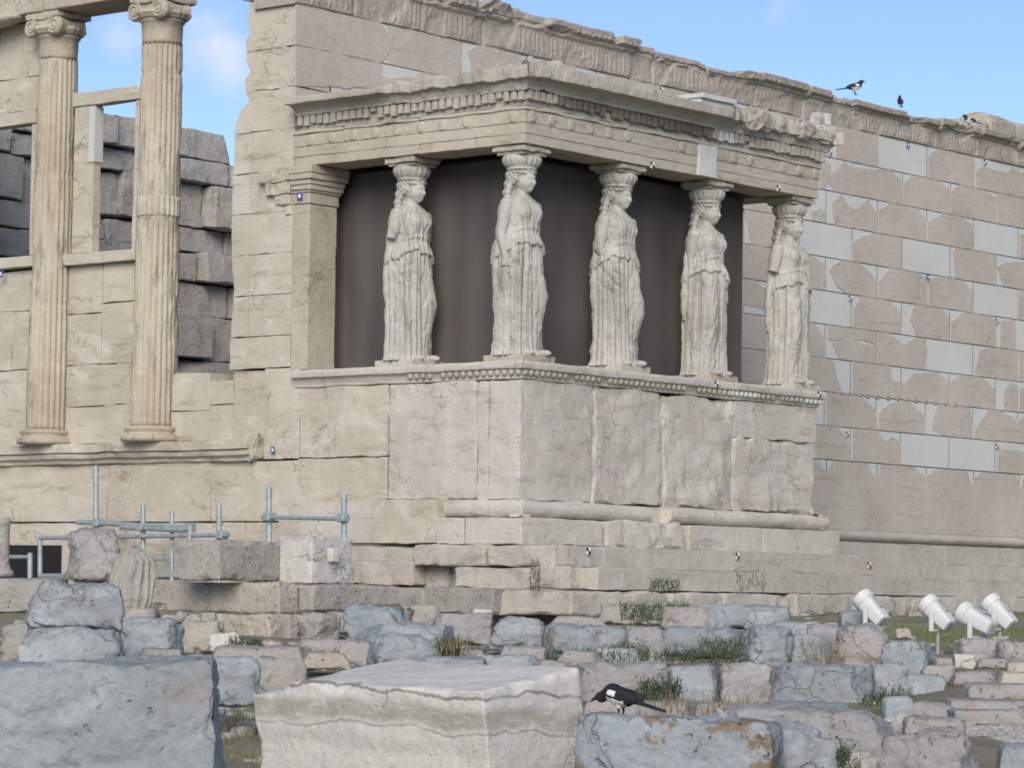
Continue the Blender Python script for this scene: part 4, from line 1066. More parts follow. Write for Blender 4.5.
caryatid(3.74, .27, 14, True, 'worn', 'stub', 'armless caryatid in front of the dark screen near its right edge', .5, 1.1)
caryatid(5.465, .27, 15, True, 'stub', 'stub', 'caryatid at the far right end, seen against the patched wall', .3, 1.1)
# ================================================================== the ground
G = MB()
rad = np.concatenate([np.linspace(.0, 8, 17)[1:], np.linspace(8, 46, 150)[1:], np.geomspace(46, 900, 26)[1:]])
NS = 360; th = np.arange(NS)*2*math.pi/NS
# finer sectors in the viewing direction
base = math.atan2(_f[1], _f[0])
th = np.sort(np.concatenate([base+np.linspace(-.35, .35, 260), base+.35+np.linspace(0, 2*math.pi-.7, 70)[1:-1]]))
NS = len(th)
V = [(CAM[0], CAM[1], -2.1)]
P = np.array([(CAM[0]+r*math.cos(t), CAM[1]+r*math.sin(t)) for r in rad for t in th])
zz = gz(P[:, 0], P[:, 1])
P3 = np.stack([P[:, 0], P[:, 1], np.zeros(len(P))], -1)
rr_ = np.hypot(P[:, 0]-CAM[0], P[:, 1]-CAM[1])
zz = zz+fbm(P3, .55, 4, 3)*.06*np.clip(rr_/8, 0, 1)+fbm(P3, 2.3, 4, 5)*.045*np.clip(rr_/8, 0, 1)*(rr_ < 60)
G.add(np.concatenate([np.array(V), np.stack([P[:, 0], P[:, 1], zz], -1)]), [(0, 1+k, 1+(k+1) % NS) for k in range(NS)]+[(1+i*NS+k, 1+(i+1)*NS+k, 1+(i+1)*NS+(k+1) % NS, 1+i*NS+(k+1) % NS) for i in range(len(rad)-1) for k in range(NS)])
M_GROUND = stone('dry_ground', (.29, .26, .21), (.20, .19, .125), (.34, .31, .25), .6, (1, 1, 1), 1.6, bump=1.0, bscale=9, c3=(.17, .17, .09), rand=False)
struct(G.build('ground', M_GROUND, loc=(0, 0, 0), smooth=True))

# ================================================================== loose stones
VY = math.atan2(_f[1], _f[0])-math.pi/2     # yaw at which a block faces the camera square on
def rock(name, px, label, mat, d=None, yaw=0., thick=.8, r=.16, amp=.045, cuts=4, seed=0, aligned=False, bury=.18, tilt=0., group=None, res=None, chip=.8, cat=None, lift=0.):
    """px = the box the stone covers in the photograph; d = metres from the camera to its front"""
    x0, y0, x1, y1 = px; xc = (x0+x1)/2
    if d is None: d = ground_depth(xc, y1-2)
    wv = (x1-x0)*d/F_PX*(1.0 if aligned else 1.06); hv = (y1-y0)*d/F_PX
    dz = hv*(1+bury)
    ya = math.radians(yaw)
    if aligned:
        w_, t_ = aligned[0], aligned[1]; ang = math.radians(aligned[2])
    else:
        t_ = wv*thick if thick < 5 else thick
        t_ = min(t_, 1.5)
        w_ = max((wv-t_*abs(math.sin(ya)))/max(abs(math.cos(ya)), .3), wv*.4); ang = VY+ya
    res = res or max(.016, min(w_, dz)/18)
    hmin = min(w_, t_, dz)
    Vr, Fr = rbox((w_, t_, dz), r*hmin, res, amp*hmin, seed, chip, cuts)
    rk = random.Random(seed+77)
    if not aligned:
        zt_ = Vr[:, 2]/dz; a_, b_, c_ = rk.uniform(.0, .16), rk.uniform(-.12, .12), rk.uniform(-.08, .08)
        Vr[:, 0] = Vr[:, 0]*(1-a_*(zt_+.5))+b_*zt_*w_*.5; Vr[:, 1] = Vr[:, 1]*(1-a_*(zt_+.5)); Vr[:, 2] = Vr[:, 2]+c_*Vr[:, 0]*dz/max(w_, .1)
    q_ = Vr+rk.uniform(-50, 50); rid = np.abs(fbm(q_*np.array([1, 1, 1.7]), 2.6/hmin**.6, 4, seed+3)); rid2 = np.abs(fbm(q_, 7/hmin**.6, 3, seed+9))
    nrm_ = Vr/np.maximum(np.linalg.norm(Vr, axis=1, keepdims=True), 1e-6)
    Vr = Vr-nrm_*((.10*np.exp(-rid*16)+.03*np.exp(-rid2*12))*hmin*(.3 if aligned else .5))[:, None]
    # restore the size the cuts and noise took
    for k, s_ in enumerate((w_, t_, dz)):
        lo, hi = Vr[:, k].min(), Vr[:, k].max(); Vr[:, k] = (Vr[:, k]-(lo+hi)/2)*s_/(hi-lo)
    if tilt:
        c_, s_ = math.cos(math.radians(tilt)), math.sin(math.radians(tilt)); Vr = np.stack([Vr[:, 0], Vr[:, 1]*c_-Vr[:, 2]*s_, Vr[:, 1]*s_+Vr[:, 2]*c_], -1)
    c_, s_ = math.cos(ang), math.sin(ang); Vr = np.stack([Vr[:, 0]*c_-Vr[:, 1]*s_, Vr[:, 0]*s_+Vr[:, 1]*c_, Vr[:, 2]], -1)
    top = at(xc, y0, d)
    c0 = top+np.array([_f[0], _f[1], 0])/np.hypot(_f[0], _f[1])*t_*.5
    Vr = Vr+np.array([c0[0], c0[1], top[2]-Vr[:, 2].max()])
    o = MB().add(Vr, Fr).build(name, mat, smooth=True)
    tag(o, label, cat or ('boulder' if name == 'boulder' else 'stone block'), group)
    return o
K = 0
def S(name, px, label, mat, **k):
    global K
    K += 1
    k.setdefault('seed', K*13+5)
    return rock(name, px, label, mat, **k)
B_, P_, F_, GY, W_ = M_BLUE, M_PINK, M_BUFF, M_GREY, M_WHITE
# nearest row
S('stone_block', (-40, 655, 222, 800), 'huge rough blue-grey block filling the lower left corner', B_, d=8.6, yaw=3, thick=.55, r=.06, amp=.022, cuts=0, bury=.25, res=.014, chip=1.6)
def big_block():
    Vr, Fr = rbox((1.10, .50, .75), .020, .014, .006, 91, 1.8, 0)
    # local x runs along the long lit face, y along the short end
    x, y, z = Vr.T
    band = np.exp(-((z-(.17-.05*np.tanh((x+.1)*4)+.03*np.sin(x*5)))/.03)**2)
    Vr[:, 1] += (y < -.2)*band*.005          # worn groove along the face
    Vr[:, 2] -= sstep(-.30, -.52, x)*.05*(z > 0)
    c_, s_ = math.cos(math.radians(9)), math.sin(math.radians(9))
    # tilt the top towards the camera
    Vr = np.stack([Vr[:, 0], Vr[:, 1]*c_-Vr[:, 2]*s_, Vr[:, 1]*s_+Vr[:, 2]*c_], -1)
    ang = math.radians(-90-2); c_, s_ = math.cos(ang), math.sin(ang)
    Vr = np.stack([Vr[:, 0]*c_-Vr[:, 1]*s_, Vr[:, 0]*s_+Vr[:, 1]*c_, Vr[:, 2]], -1)
    return Vr, Fr
Vr, Fr = big_block()
# its near upper corner stands here
cr_i = np.argmax(Vr@(-_R*0+np.array([-.64, -.77, 0])*1.0+np.array([0, 0, .6])))
Vr = Vr+(at(482, 692, 10.0)-Vr[cr_i])
tag(MB().add(Vr, Fr).build('marble_block', M_SLAB, smooth=True), 'large pale marble block with a worn groove along its lit face, front and centre', 'stone block')
S('stone_block', (572, 716, 790, 800), 'long blue-grey block with brown lichen patches, the black bird standing on it', M_BLUEL, d=9.6, yaw=-12, thick=.5, r=.09, amp=.03, cuts=1, seed=8, res=.014)
S('boulder', (735, 722, 848, 800), 'smooth blue-grey boulder sloping down right of the lichened block', B_, d=9.9, yaw=20, thick=.9, r=.34, amp=.07, seed=15)
S('boulder', (874, 727, 1002, 800), 'reddish brown boulder at the lower right edge', P_, d=10.6, yaw=-20, thick=.8, r=.30, amp=.07, seed=18)
S('stone_block', (1000, 744, 1080, 800), 'grey-blue stone cut off by the lower right corner', B_, d=11, thick=.8)
S('stone_block', (712, 707, 914, 760), 'wide flat slab with a pinkish orange front edge', P_, d=12.3, yaw=-14, thick=.6, r=.3, amp=.05, cuts=2, seed=41)
# second row
S('boulder', (570, 661, 672, 712), 'big pale pink boulder behind the black bird', P_, d=15.5, yaw=8, thick=.8, r=.27, amp=.05, cuts=3)
S('boulder', (662, 664, 722, 704), 'rounded grey boulder with green growth on its right side', B_, d=15.6, yaw=-10, r=.30, amp=.06)
S('stone_block', (719, 662, 774, 706), 'squarish pinkish block with brown stains between two blue-grey ones', M_PINK, d=15.7, yaw=4, r=.22, amp=.05, cuts=2)
S('stone_block', (768, 662, 880, 709), 'long blue-grey block with a broken right end in the middle terrace', B_, d=15.5, yaw=-12, thick=.6, r=.25, amp=.06, cuts=3)
S('boulder', (868, 662, 914, 701), 'small rough grey boulder at the right end of the middle terrace', B_, d=15.8, r=.27, yaw=10)
S('boulder', (884, 696, 916, 726), 'dark blue stone wedged under the right end of the middle terrace', B_, d=14.6, r=.24)
S('boulder', (636, 701, 692, 724), 'small tan stone under the rounded grey boulder', P_, d=14.4, r=.27)
S('boulder', (690, 702, 766, 728), 'low brown stained stone above the flat slab', P_, d=14.2, r=.24)
S('boulder', (580, 700, 640, 730), 'pale stone just behind the feet of the black bird', P_, d=13.5, r=.24)
S('boulder', (532, 660, 578, 700), 'cracked whitish stone tucked behind the marble block', P_, d=15.2, r=.3, yaw=12)
S('boulder', (766, 702, 850, 726), 'long bluish ledge stone over the flat slab', B_, d=13.8, r=.24)
# third row
S('boulder', (544, 623, 628, 659), 'smooth blue-grey boulder left of the grass tufts', B_, d=20.5, r=.27, yaw=8, amp=.05)
S('boulder', (626, 626, 668, 662), 'pinkish upright boulder with brown streaks beside the dark tuft', P_, d=20.2, r=.27)
S('stone_block', (660, 626, 745, 655), 'pale long stone half covered by the dark green tuft', B_, d=20.8, r=.35, yaw=-6)
S('boulder', (740, 625, 800, 664), 'wedge shaped blue-grey boulder with a split down its face', B_, d=20.0, r=.25, yaw=14, cuts=5)
S('boulder', (780, 634, 842, 664), 'darker tapering rock joined to the wedge shaped boulder', B_, d=20.1, r=.3, yaw=-20, cuts=4)
S('boulder', (806, 623, 842, 650), 'brownish stone with dry grass in front of it', P_, d=21.5, r=.27)
S('boulder', (836, 622, 898, 666), 'large rounded pale boulder left of the floodlights', P_, d=20.4, r=.30, yaw=-10, amp=.05)
S('boulder', (878, 640, 940, 682), 'bluish sloping boulder under the second floodlight', B_, d=19.4, r=.27, yaw=-18)
# fourth row, close to the steps
S('boulder', (662, 606, 706, 628), 'whitish rounded stone near the foot of the steps', P_, d=25.5, r=.28)
S('stone_block', (700, 604, 790, 627), 'long low blue stone near the foot of the steps', B_, d=26, r=.3)
S('boulder', (745, 610, 780, 627), 'small squat stone lying on the long low blue one', B_, d=24.6, r=.24)
S('boulder', (770, 621, 822, 636), 'flat bluish stone right of the squat stone', B_, d=23.6, r=.24)
S('boulder', (640, 601, 672, 618), 'rubble stone half hidden under the lowest step', GY, d=29, r=.24)
S('stone_block', (778, 598, 790, 612), 'small upright stone in the gap of the lowest step', GY, d=31.0, r=.3)
# right edge, around the floodlights
S('boulder', (960, 638, 1012, 666), 'pinkish round stone behind the paired floodlights', P_, d=21.5, r=.30)
S('boulder', (1000, 640, 1040, 668), 'brown stone at the right edge behind the last floodlight', P_, d=21.2, r=.30)
S('stone_block', (955, 654, 976, 667), 'small white cut block at the foot of a floodlight post', W_, d=19.6, r=.12, amp=.02, cuts=0)
S('stone_block', (978, 658, 1014, 668), 'thin grey slab right of the small white cut block', GY, d=19.4, r=.3)
S('stone_block', (955, 671, 1000, 684), 'pale narrow kerb stone in the grass', P_, d=17.6, r=.3)
S('stone_block', (1000, 672, 1050, 686), 'tan kerb stone in the grass at the right edge', M_BUFF, d=17.4, r=.3)
S('stone_block', (968, 684, 1060, 700), 'long grey kerb stone between grass and gravel', GY, d=16.2, r=.3)
S('stone_block', (908, 702, 956, 724), 'pinkish flat stone left of the gravel', P_, d=14.6, r=.3)
S('stone_block', (950, 700, 1030, 716), 'flat whitish slab at the edge of the gravel', P_, d=15.0, r=.24)
S('stone_block', (956, 710, 1030, 726), 'rounded grey slab in front of the flat whitish one', GY, d=14.2, r=.27)
S('boulder', (896, 628, 912, 638), 'small tan pebble stone on the grass left of a floodlight', M_BUFF, d=23.5, r=.34)
S('boulder', (936, 658, 958, 668), 'little grey stone beside a floodlight post', GY, d=20.2, r=.30)
# centre left
S('boulder', (342, 603, 414, 642), 'large blue-grey boulder with a brown patch on top', M_BLUEL, d=25, r=.30, yaw=-8, seed=22)
S('boulder', (352, 621, 462, 660), 'broad blue boulder sloping down to the grass tuft', B_, d=22.5, r=.30, yaw=10, amp=.05)
S('boulder', (362, 634, 436, 668), 'faceted pale blue boulder behind the marble block', B_, d=20.5, r=.3, yaw=18, cuts=4)
S('boulder', (430, 612, 492, 642), 'grey-pink boulder beside the small white stone', P_, d=26, r=.28)
S('boulder', (489, 616, 547, 648), 'blocky blue-grey boulder under the broken lowest step', B_, d=25.4, r=.3, yaw=-8)
S('boulder', (472, 609, 492, 618), 'small bright white stone on top of the grey-pink boulder', W_, d=27.5, r=.34, amp=.03)
S('boulder', (435, 650, 484, 666), 'low brown stone beside the grass tuft', P_, d=19.4, r=.30)
S('boulder', (416, 656, 484, 676), 'flat blue slab just behind the marble block', B_, d=18.0, r=.27)
S('boulder', (478, 655, 537, 676), 'flat grey slab in the grass behind the marble block', B_, d=18.3, r=.30)
S('boulder', (532, 661, 572, 682), 'greyish round slab at the right end of the marble block', GY, d=17.2, r=.27)
S('boulder', (500, 646, 552, 660), 'thin pale stone among the grass blades', P_, d=20.8, r=.30)
S('boulder', (556, 650, 600, 668), 'low stone in the grass under the smooth blue-grey boulder', GY, d=18.8, r=.30)
# left ruins
S('stone_block', (168, 539, 279, 581), 'long cut block with a broken left end on the uppermost left course', M_GREY, aligned=(.95, .66, 3), d=30.0, r=.12, amp=.03, cuts=1, bury=.02, seed=6)
S('stone_block', (276, 536, 352, 583), 'square cream block with a small boss on its shaded side', W_, aligned=(.62, .46, 2), d=30.4, r=.05, amp=.008, cuts=0, bury=.02)
S('stone_block', (156, 582, 292, 613), 'long pitted limestone block in the upper left course', F_, aligned=(.3, 1.6, 0), d=29.6, r=.1, amp=.02, cuts=0, bury=.03)
S('stone_block', (284, 584, 364, 611), 'grey limestone block right of the long pitted one', GY, aligned=(1.1, .7, 0), d=30.2, r=.1, amp=.03, cuts=0, bury=.03)
S('stone_block', (212, 613, 305, 649), 'broad pale block in the lower left course', F_, aligned=(.52, .64, 4), d=28.6, r=.12, amp=.04, cuts=1, bury=.1)
S('stone_block', (300, 612, 332, 641), 'greyish broken block right of the broad pale one', GY, aligned=(.35, .35, 4), d=29.0, r=.18, amp=.05, cuts=1)
S('stone_block', (322, 612, 352, 632), 'small block at the right end of the lower left course', GY, d=29.6, r=.2)
S('stone_block', (200, 612, 216, 632), 'narrow upright stone at the left end of the lower course', GY, d=28.6, r=.2)
S('boulder', (58, 526, 124, 584), 'tall pinkish boulder standing highest on the left', P_, d=25, r=.22, yaw=15, cuts=5, amp=.06, bury=.02, seed=33)
S('stone_block', (-20, 577, 64, 613), 'grey-brown limestone block at the left edge under the tall boulder', GY, d=25.0, thick=.6, r=.14, amp=.03, cuts=0, bury=.03)
S('stone_block', (62, 577, 118, 640), 'rough stone under the tall pinkish boulder', GY, d=25.1, thick=.8, r=.14, bury=.1)
S('stone_block', (30, 612, 66, 656), 'brown stone in the dark gap at the far left', P_, d=25.8, thick=.8, r=.3, bury=.1)
def fluted_fragment():
    d = 23.5; c = at(131, 612, d)
    V, F = lathe([(.02, 0), (.15, .02), (.19, .10), (.185, .25), (.15, .38), (.09, .47), (.04, .50)], 96, lambda th, z, r: r-.02*np.abs(np.sin(th*9))*sstep(-1.3, -.2, th-3.9)*1.0, (0, 0, 0))
    V += np.stack([fbm(V, 3.5, 4, 3+k) for k in range(3)], -1)*.07
    return tag(MB().add(V+c, F).build('fluted_fragment', M_GREY), 'upright broken piece of a fluted column among the left boulders', 'column fragment')
fluted_fragment()
S('stone_block', (112, 606, 156, 650), 'whitish block supporting the fluted fragment', M_GREY, d=23.3, thick=.9, r=.15, bury=.1)
S('stone_block', (20, 579, 122, 631), 'light blue block lying on a flat blue one', B_, d=17.5, thick=.6, r=.2, yaw=10, cuts=3, bury=.0, amp=.06, seed=54)
S('stone_block', (10, 626, 124, 664), 'flat blue block under the light blue one', B_, d=17.3, thick=.7, r=.3, yaw=6, bury=.5)
S('boulder', (118, 617, 184, 658), 'blue-grey boulder right of the stacked blue blocks', B_, d=19, r=.3, yaw=-14, cuts=4)
S('boulder', (178, 620, 220, 650), 'tan angular stone beside the blue-grey boulder', F_, d=22.5, r=.22, cuts=4)
S('boulder', (208, 632, 240, 650), 'small whitish stone beside the tan angular one', W_, d=22, r=.24)
S('boulder', (212, 646, 312, 668), 'long low grey stone below the left courses', GY, d=20, r=.27)
S('boulder', (296, 639, 376, 664), 'pinkish low stone below the left courses', P_, d=22, r=.27)
S('boulder', (166, 655, 230, 700), 'blue slanting stone behind the huge corner block', B_, d=13.5, r=.3, yaw=-20, bury=.05)
S('boulder', (200, 656, 262, 706), 'angular grey-blue stone in the gap between the two big blocks', B_, d=13.0, r=.2, yaw=12, cuts=5, bury=.05)
S('boulder', (246, 656, 306, 702), 'grey-tan stone behind the left end of the marble block', GY, d=13.6, r=.25, cuts=4)
S('boulder', (898, 674, 948, 702), 'low bluish stone between the grass and the middle terrace', B_, d=17.0, r=.25, yaw=8)
S('boulder', (924, 664, 956, 682), 'half buried grey stone in the grass below the second floodlight', GY, d=18.2, r=.3)
S('boulder', (1010, 662, 1050, 676), 'small tan stone at the right edge in the grass', F_, d=18.6, r=.25)
S('boulder', (600, 604, 648, 622), 'flat rubble stone in the shadow under the lowest step', GY, d=27.5, r=.3)
S('boulder', (548, 616, 606, 630), 'low grey stone filling the gap under the broken step', GY, d=26.6, r=.3)
S('boulder', (392, 604, 440, 624), 'grey stone behind the broad blue boulder', GY, d=27.5, r=.3)
S('boulder', (136, 648, 180, 664), 'low grey stone at the foot of the blue-grey boulder', GY, d=17.8, r=.3)
S('boulder', (300, 652, 350, 668), 'flat tan stone in front of the pinkish low one', F_, d=19.6, r=.3)
S('boulder', (232, 640, 282, 654), 'thin buff slab lying below the broad pale block', F_, d=23.6, r=.3)
S('boulder', (0, 622, 30, 660), 'dusky brown stone at the left edge beside the flat blue block', GY, d=20.5, r=.25)
S('boulder', (908, 716, 968, 742), 'smooth pinkish stone at the left end of the gravel path', P_, d=13.4, r=.3)
S('boulder', (596, 648, 640, 664), 'grey slab at the foot of the pinkish upright boulder', B_, d=19.4, r=.3)
S('boulder', (842, 610, 884, 626), 'flat grey stone behind the large rounded pale boulder', B_, d=23.8, r=.3)
# boss on the cream block
bpy.context.view_layer.update()
ob = [o for o in bpy.data.objects if 'boss' in o.get('label', '')][0]
bb_ = [ob.matrix_world @ Vector(q) for q in ob.bound_box]; bx = sum(q.x for q in bb_)/8; by = min(q.y for q in bb_); bz = sum(q.z for q in bb_)/8
MB().rb(bx-.06, bx+.05, by-.06, by+.05, bz-.02, bz+.12, .02, .04, .004, .6, 3).build('boss', W_, ob)
# baluster-like fragment at the left edge
p = at(1, 577, 27.0)
V, F = lathe([(.10, 0), (.115, .02), (.11, .05), (.085, .07), (.07, .12), (.065, .40), (.07, .46), (.085, .49), (.06, .52)], 32, None, (p[0], p[1], p[2]))
tag(MB().add(V, F).build('column_fragment', M_GREY, smooth=True), 'slender stone column stump at the left edge of the picture', 'column fragment')

# ================================================================== scaffold pipes in front of the west wall
def pipe_thing(loc_px, label, runs, X=-.75, group=None, clamps=()):
    root = empty('scaffold_frame', unp(loc_px[0], loc_px[1], 0, X), label, 'scaffold', group)
    for i, (a, b, r_) in enumerate(runs):
        off = -.055*(i % 2)
        p0, p1 = unp(a[0], a[1], 0, X+off), unp(b[0], b[1], 0, X+off)
        MB().tube([p0, p1], r_, 12).build('pipe', M_STEEL, root, smooth=False)
    for c in clamps:
        q = unp(c[0], c[1], 0, X-.03); MB().rb(q[0]-.06, q[0]+.06, q[1]-.05, q[1]+.05, q[2]-.05, q[2]+.05, .02, .06, .004, .5, 3).build('clamp', M_STEEL, root)
pipe_thing((130, 580), 'grey scaffold of crossing pipes rising behind the left boulders', [((96, 600), (96, 466), .034), ((77, 522), (191, 528), .030), ((143, 600), (143, 505), .032), ((121, 527), (186, 530), .034), ((172, 600), (172, 512), .03), ((40, 538), (229, 535), .026), ((219, 600), (219, 505), .032), ((145, 559), (168, 559), .02), ((145, 577), (182, 575), .02), ((190, 545), (190, 525), .034)], clamps=((98, 523), (142, 527), (190, 527), (222, 535)))
pipe_thing((305, 560), 'grey scaffold of two uprights and one crossbar behind the cream block', [((269, 600), (269, 487), .034), ((262, 517), (345, 519), .024), ((344, 600), (344, 494), .034)], clamps=((269, 517), (343, 518)))
pipe_thing((50, 577), 'low grey pipe railing before the dark opening at the left', [((40, 600), (40, 537), .03), ((40, 576), (62, 576), .03), ((4, 557), (30, 557), .024), ((30, 600), (30, 553), .032)], X=-.6)

# ================================================================== floodlights
def floodlight():
    root = empty('floodlight', (0, 0, 0)); root['_o'] = (0, 0, 0)
    h = MB()          # aims along +y; pivots at z = .30
    zc = .30
    def ysec(y, hw, hh, n=20, e=4.0):
        a = np.arange(n)*2*math.pi/n; c, s = np.cos(a), np.sin(a); k = (np.abs(c)**e+np.abs(s)**e)**(-1/e)
        return np.stack([hw*k*c, np.full(n, y), zc+hh*k*s], -1)
    secs = [ysec(-.175, .055, .045, e=6), ysec(-.17, .072, .062, e=6), ysec(-.10, .079, .070, e=5), ysec(.0, .085, .078), ysec(.07, .092, .088, e=3), ysec(.085, .094, .092, e=2.4)]
    V = np.concatenate(secs); n = 20
    F = [(i*n+k, i*n+(k+1) % n, (i+1)*n+(k+1) % n, (i+1)*n+k) for i in range(len(secs)-1) for k in range(n)]+[tuple(range(n))]
    h.add(V, [f[::-1] for f in F]); h.build('housing', M_LAMP, root)
    rg = MB(); V, F = lathe([(.090, .085), (.104, .088), (.106, .10), (.106, .165), (.10, .17), (.092, .168), (.090, .12)], 32, None, cap=False)
    V = np.stack([V[:, 0], V[:, 2], zc+V[:, 1]], -1); rg.add(V, [f[::-1] for f in F]); rg.build('front_ring', M_LAMP, root, smooth=False)
    gl = MB(); V, F = lathe([(.0, .128), (.05, .127), (.0915, .122)], 32, None, cap=False); V = np.stack([V[:, 0], V[:, 2], zc+V[:, 1]], -1); gl.add(V, [f[::-1] for f in F]); gl.build('lens', M_GLASS, root)
    hd = MB(); hd.rb(-.018, .018, -.06, .07, zc+.076, zc+.105, .008, .03, .001, .3, 2); hd.build('latch', M_LAMPG, root)
    vn = MB()
    for k_ in range(3): vn.box(-.04, .04, -.177, -.172, zc-.03+k_*.025, zc-.02+k_*.025)
    vn.build('vent', M_LAMPG, root)
    yk = MB()
    for s_ in (-1, 1): yk.rb(s_*.112-.008, s_*.112+.008, -.022, .022, .155, zc+.03, .004, .05, .0, 0, 3)
    yk.rb(-.12, .12, -.022, .022, .14, .156, .004, .05, 0, 0, 4); yk.build('yoke', M_LAMP, root)
    po = MB(); po.tube([(0, 0, -.12), (0, 0, .141)], .016, 12); po.tube([(.05, .01, -.12), (.012, .01, .10)], .008, 8); po.build('post', M_LAMPG, root)
    return root
FL = floodlight()
def dup(root):
    r = root.copy(); COL.objects.link(r)
    for ch in list(root.children):
        c = ch.copy(); COL.objects.link(c); c.parent = r
    return r
lamps = [((872, 609), 23.5, 90, .82, 42, 'white floodlight standing apart on the grass, leftmost of the four'),
         ((938, 614), 22.6, 90, .80, 40, 'white floodlight over the bluish sloping boulder, second from the left'),
         ((977, 620), 22.0, 88, .82, 24, 'white floodlight sitting lowest and most level of the four'),
         ((1000, 613), 22.9, 92, .80, 42, 'white floodlight at the far right, tilted steeply upward')]
for i, ((px, py), d, yaw, sc_, tilt, lab) in enumerate(lamps):
    o = FL if i == 0 else dup(FL)
    c = at(px, py, d); o.scale = (sc_,)*3
    o.rotation_euler = (0, 0, math.radians(yaw-0)-math.pi/2)
    o.location = (c[0], c[1], c[2]-.30*sc_)
    tag(o, lab, 'floodlight', 'white floodlights in the grass')
    for ch in o.children:
        nm = ch.name.split('.')[0]
        if nm in ('housing', 'front_ring', 'lens', 'latch', 'vent'):
            t_ = math.radians(tilt); Mt = Matrix.Translation((0, 0, .30)) @ Matrix.Rotation(t_, 4, 'X') @ Matrix.Translation((0, 0, -.30))
            ch.matrix_local = Mt

cp_ = [at(934, 668, 21.5), at(925, 672, 20.5), at(914, 668, 20.2), at(902, 676, 19.6), at(893, 676, 19.5)]
cb = []
for i in range(len(cp_)-1):
    for t_ in np.linspace(0, 1, 6)[:-1]: q = cp_[i]*(1-t_)+cp_[i+1]*t_; cb.append((q[0], q[1], max(q[2], float(gz(q[0], q[1]))+.02)))
tag(MB().tube(cb, .016, 8).build('power_cable', M_LAMPG), 'grey power cable running over the grass from a floodlight post', 'cable')
# ================================================================== magpies
def magpie(loc, yaw, label, s=1.0, pose='stand', look=0.0):
    mb = MB(); b = 0
    pitch = math.radians({'stand': 8, 'peck': 10, 'away': 30}[pose])
    def X(P):
        P = np.array(P, float).reshape(-1, 3); c_, s_ = math.cos(pitch), math.sin(pitch)
        q = P-np.array([0, 0, .11]); return np.stack([q[:, 0]*c_-q[:, 2]*s_, q[:, 1], q[:, 0]*s_+q[:, 2]*c_+.11], -1)
    # faces +x
    V, F = ellipsoid((0, 0, .12), .095, .052, .055, 24, 14); mb.add(X(V), F)
    V, F = ellipsoid((.05, 0, .135), .06, .045, .048, 20, 12); mb.add(X(V), F)
    hd = np.array([.105, 0, .185]) if pose != 'peck' else np.array([.125, 0, .092])
    V, F = ellipsoid(hd, .036, .029, .03, 20, 12); mb.add(X(V), F)
    V, F = tube([(.06, 0, .14), hd], [.042, .028], 12); mb.add(X(V), F)
    bk = hd+np.array([.07, 0, -.008 if pose != 'peck' else -.045])
    V, F = tube([hd+np.array([.02, 0, 0]), (hd+bk)/2+np.array([.01, 0, .004]), bk], [.014, .010, .003], 8); mb.add(X(V), F)
    V, F = tube([(-.06, 0, .125), (-.13, 0, .115), (-.30, 0, .10)], [.032, .022, .014], 10); V[:, 2] = (V[:, 2]-.11)*.55+.11; mb.add(X(V), F)
    for s_ in (-1, 1):
        V, F = ellipsoid((-.03, s_*.042, .128), .10, .018, .040, 18, 10); mb.add(X(V), F)
        top = X([(.0, s_*.02, .09)])[0]
        V, F = tube([top, (top[0]-.012, s_*.022, .045), (.006, s_*.022, .0)], [.014, .007, .006], 8); mb.add(V, F)
        for a in (-.4, 0, .4): V, F = tube([(.006, s_*.022, .004), (.04, s_*.022+a*.03, .004)], [.006, .004], 6); mb.add(V, F)
    c_, s_ = math.cos(math.radians(yaw)), math.sin(math.radians(yaw))
    for i in range(len(mb.v)):
        v = mb.v[i]*s; mb.v[i] = np.stack([v[:, 0]*c_-v[:, 1]*s_, v[:, 0]*s_+v[:, 1]*c_, v[:, 2]], -1)+np.array(loc)
    o = remesh(mb, .0055*s, 'magpie', [M_BLACK, M_FEAW], None, loc, sm=1)
    me = o.data; n = len(me.polygons); cen = np.zeros(n*3); me.polygons.foreach_get('center', cen); cen = cen.reshape(-1, 3)/s
    cen = np.stack([cen[:, 0]*c_+cen[:, 1]*s_, -cen[:, 0]*s_+cen[:, 1]*c_, cen[:, 2]], -1)
    cen = cen-np.array([0, 0, .11]); cp, sp = math.cos(-pitch), math.sin(-pitch); q = np.stack([cen[:, 0]*cp-cen[:, 2]*sp, cen[:, 1], cen[:, 0]*sp+cen[:, 2]*cp+.11], -1)
    white = ((q[:, 2] < .108) & (q[:, 2] > .062) & (q[:, 0] > -.06) & (q[:, 0] < .075) & (np.abs(q[:, 1]) < .056)) | ((np.abs(q[:, 1]) > .046) & (q[:, 2] > .122) & (q[:, 2] < .150) & (q[:, 0] > .0) & (q[:, 0] < .06))
    me.polygons.foreach_set('material_index', white.astype(int))
    tag(o, label, 'bird', 'magpies'); return o
def on_wall(px, py): return unp(px, py, 1, D+.08)
yv = math.degrees(VY)
c = at(620, 718, 10.2); c[2] -= .004
magpie(c, yv+180-38, 'black and white magpie bending forward on the lichened blue-grey block', .62, 'peck')
q = on_wall(855, 94); magpie((q[0], q[1], q[2]-.012), yv+8, 'magpie in side view with long tail, perched on the wall top', 1.0, 'stand')
q = on_wall(900, 106.5); magpie((q[0], q[1], q[2]-.012), yv+92, 'dark magpie seen from behind on the wall top, right of the side-view one', .74, 'away')
q = on_wall(969, 125); magpie((q[0], q[1], q[2]-.02), yv+200, 'small dark magpie on the wall top nearest the pale beam', .8, 'stand')
q = on_wall(690, 62.5); magpie((q[0], q[1]+.25, q[2]-.10), yv+170, 'magpie mostly hidden behind the wall top, only its tail showing', 1.0, 'stand')

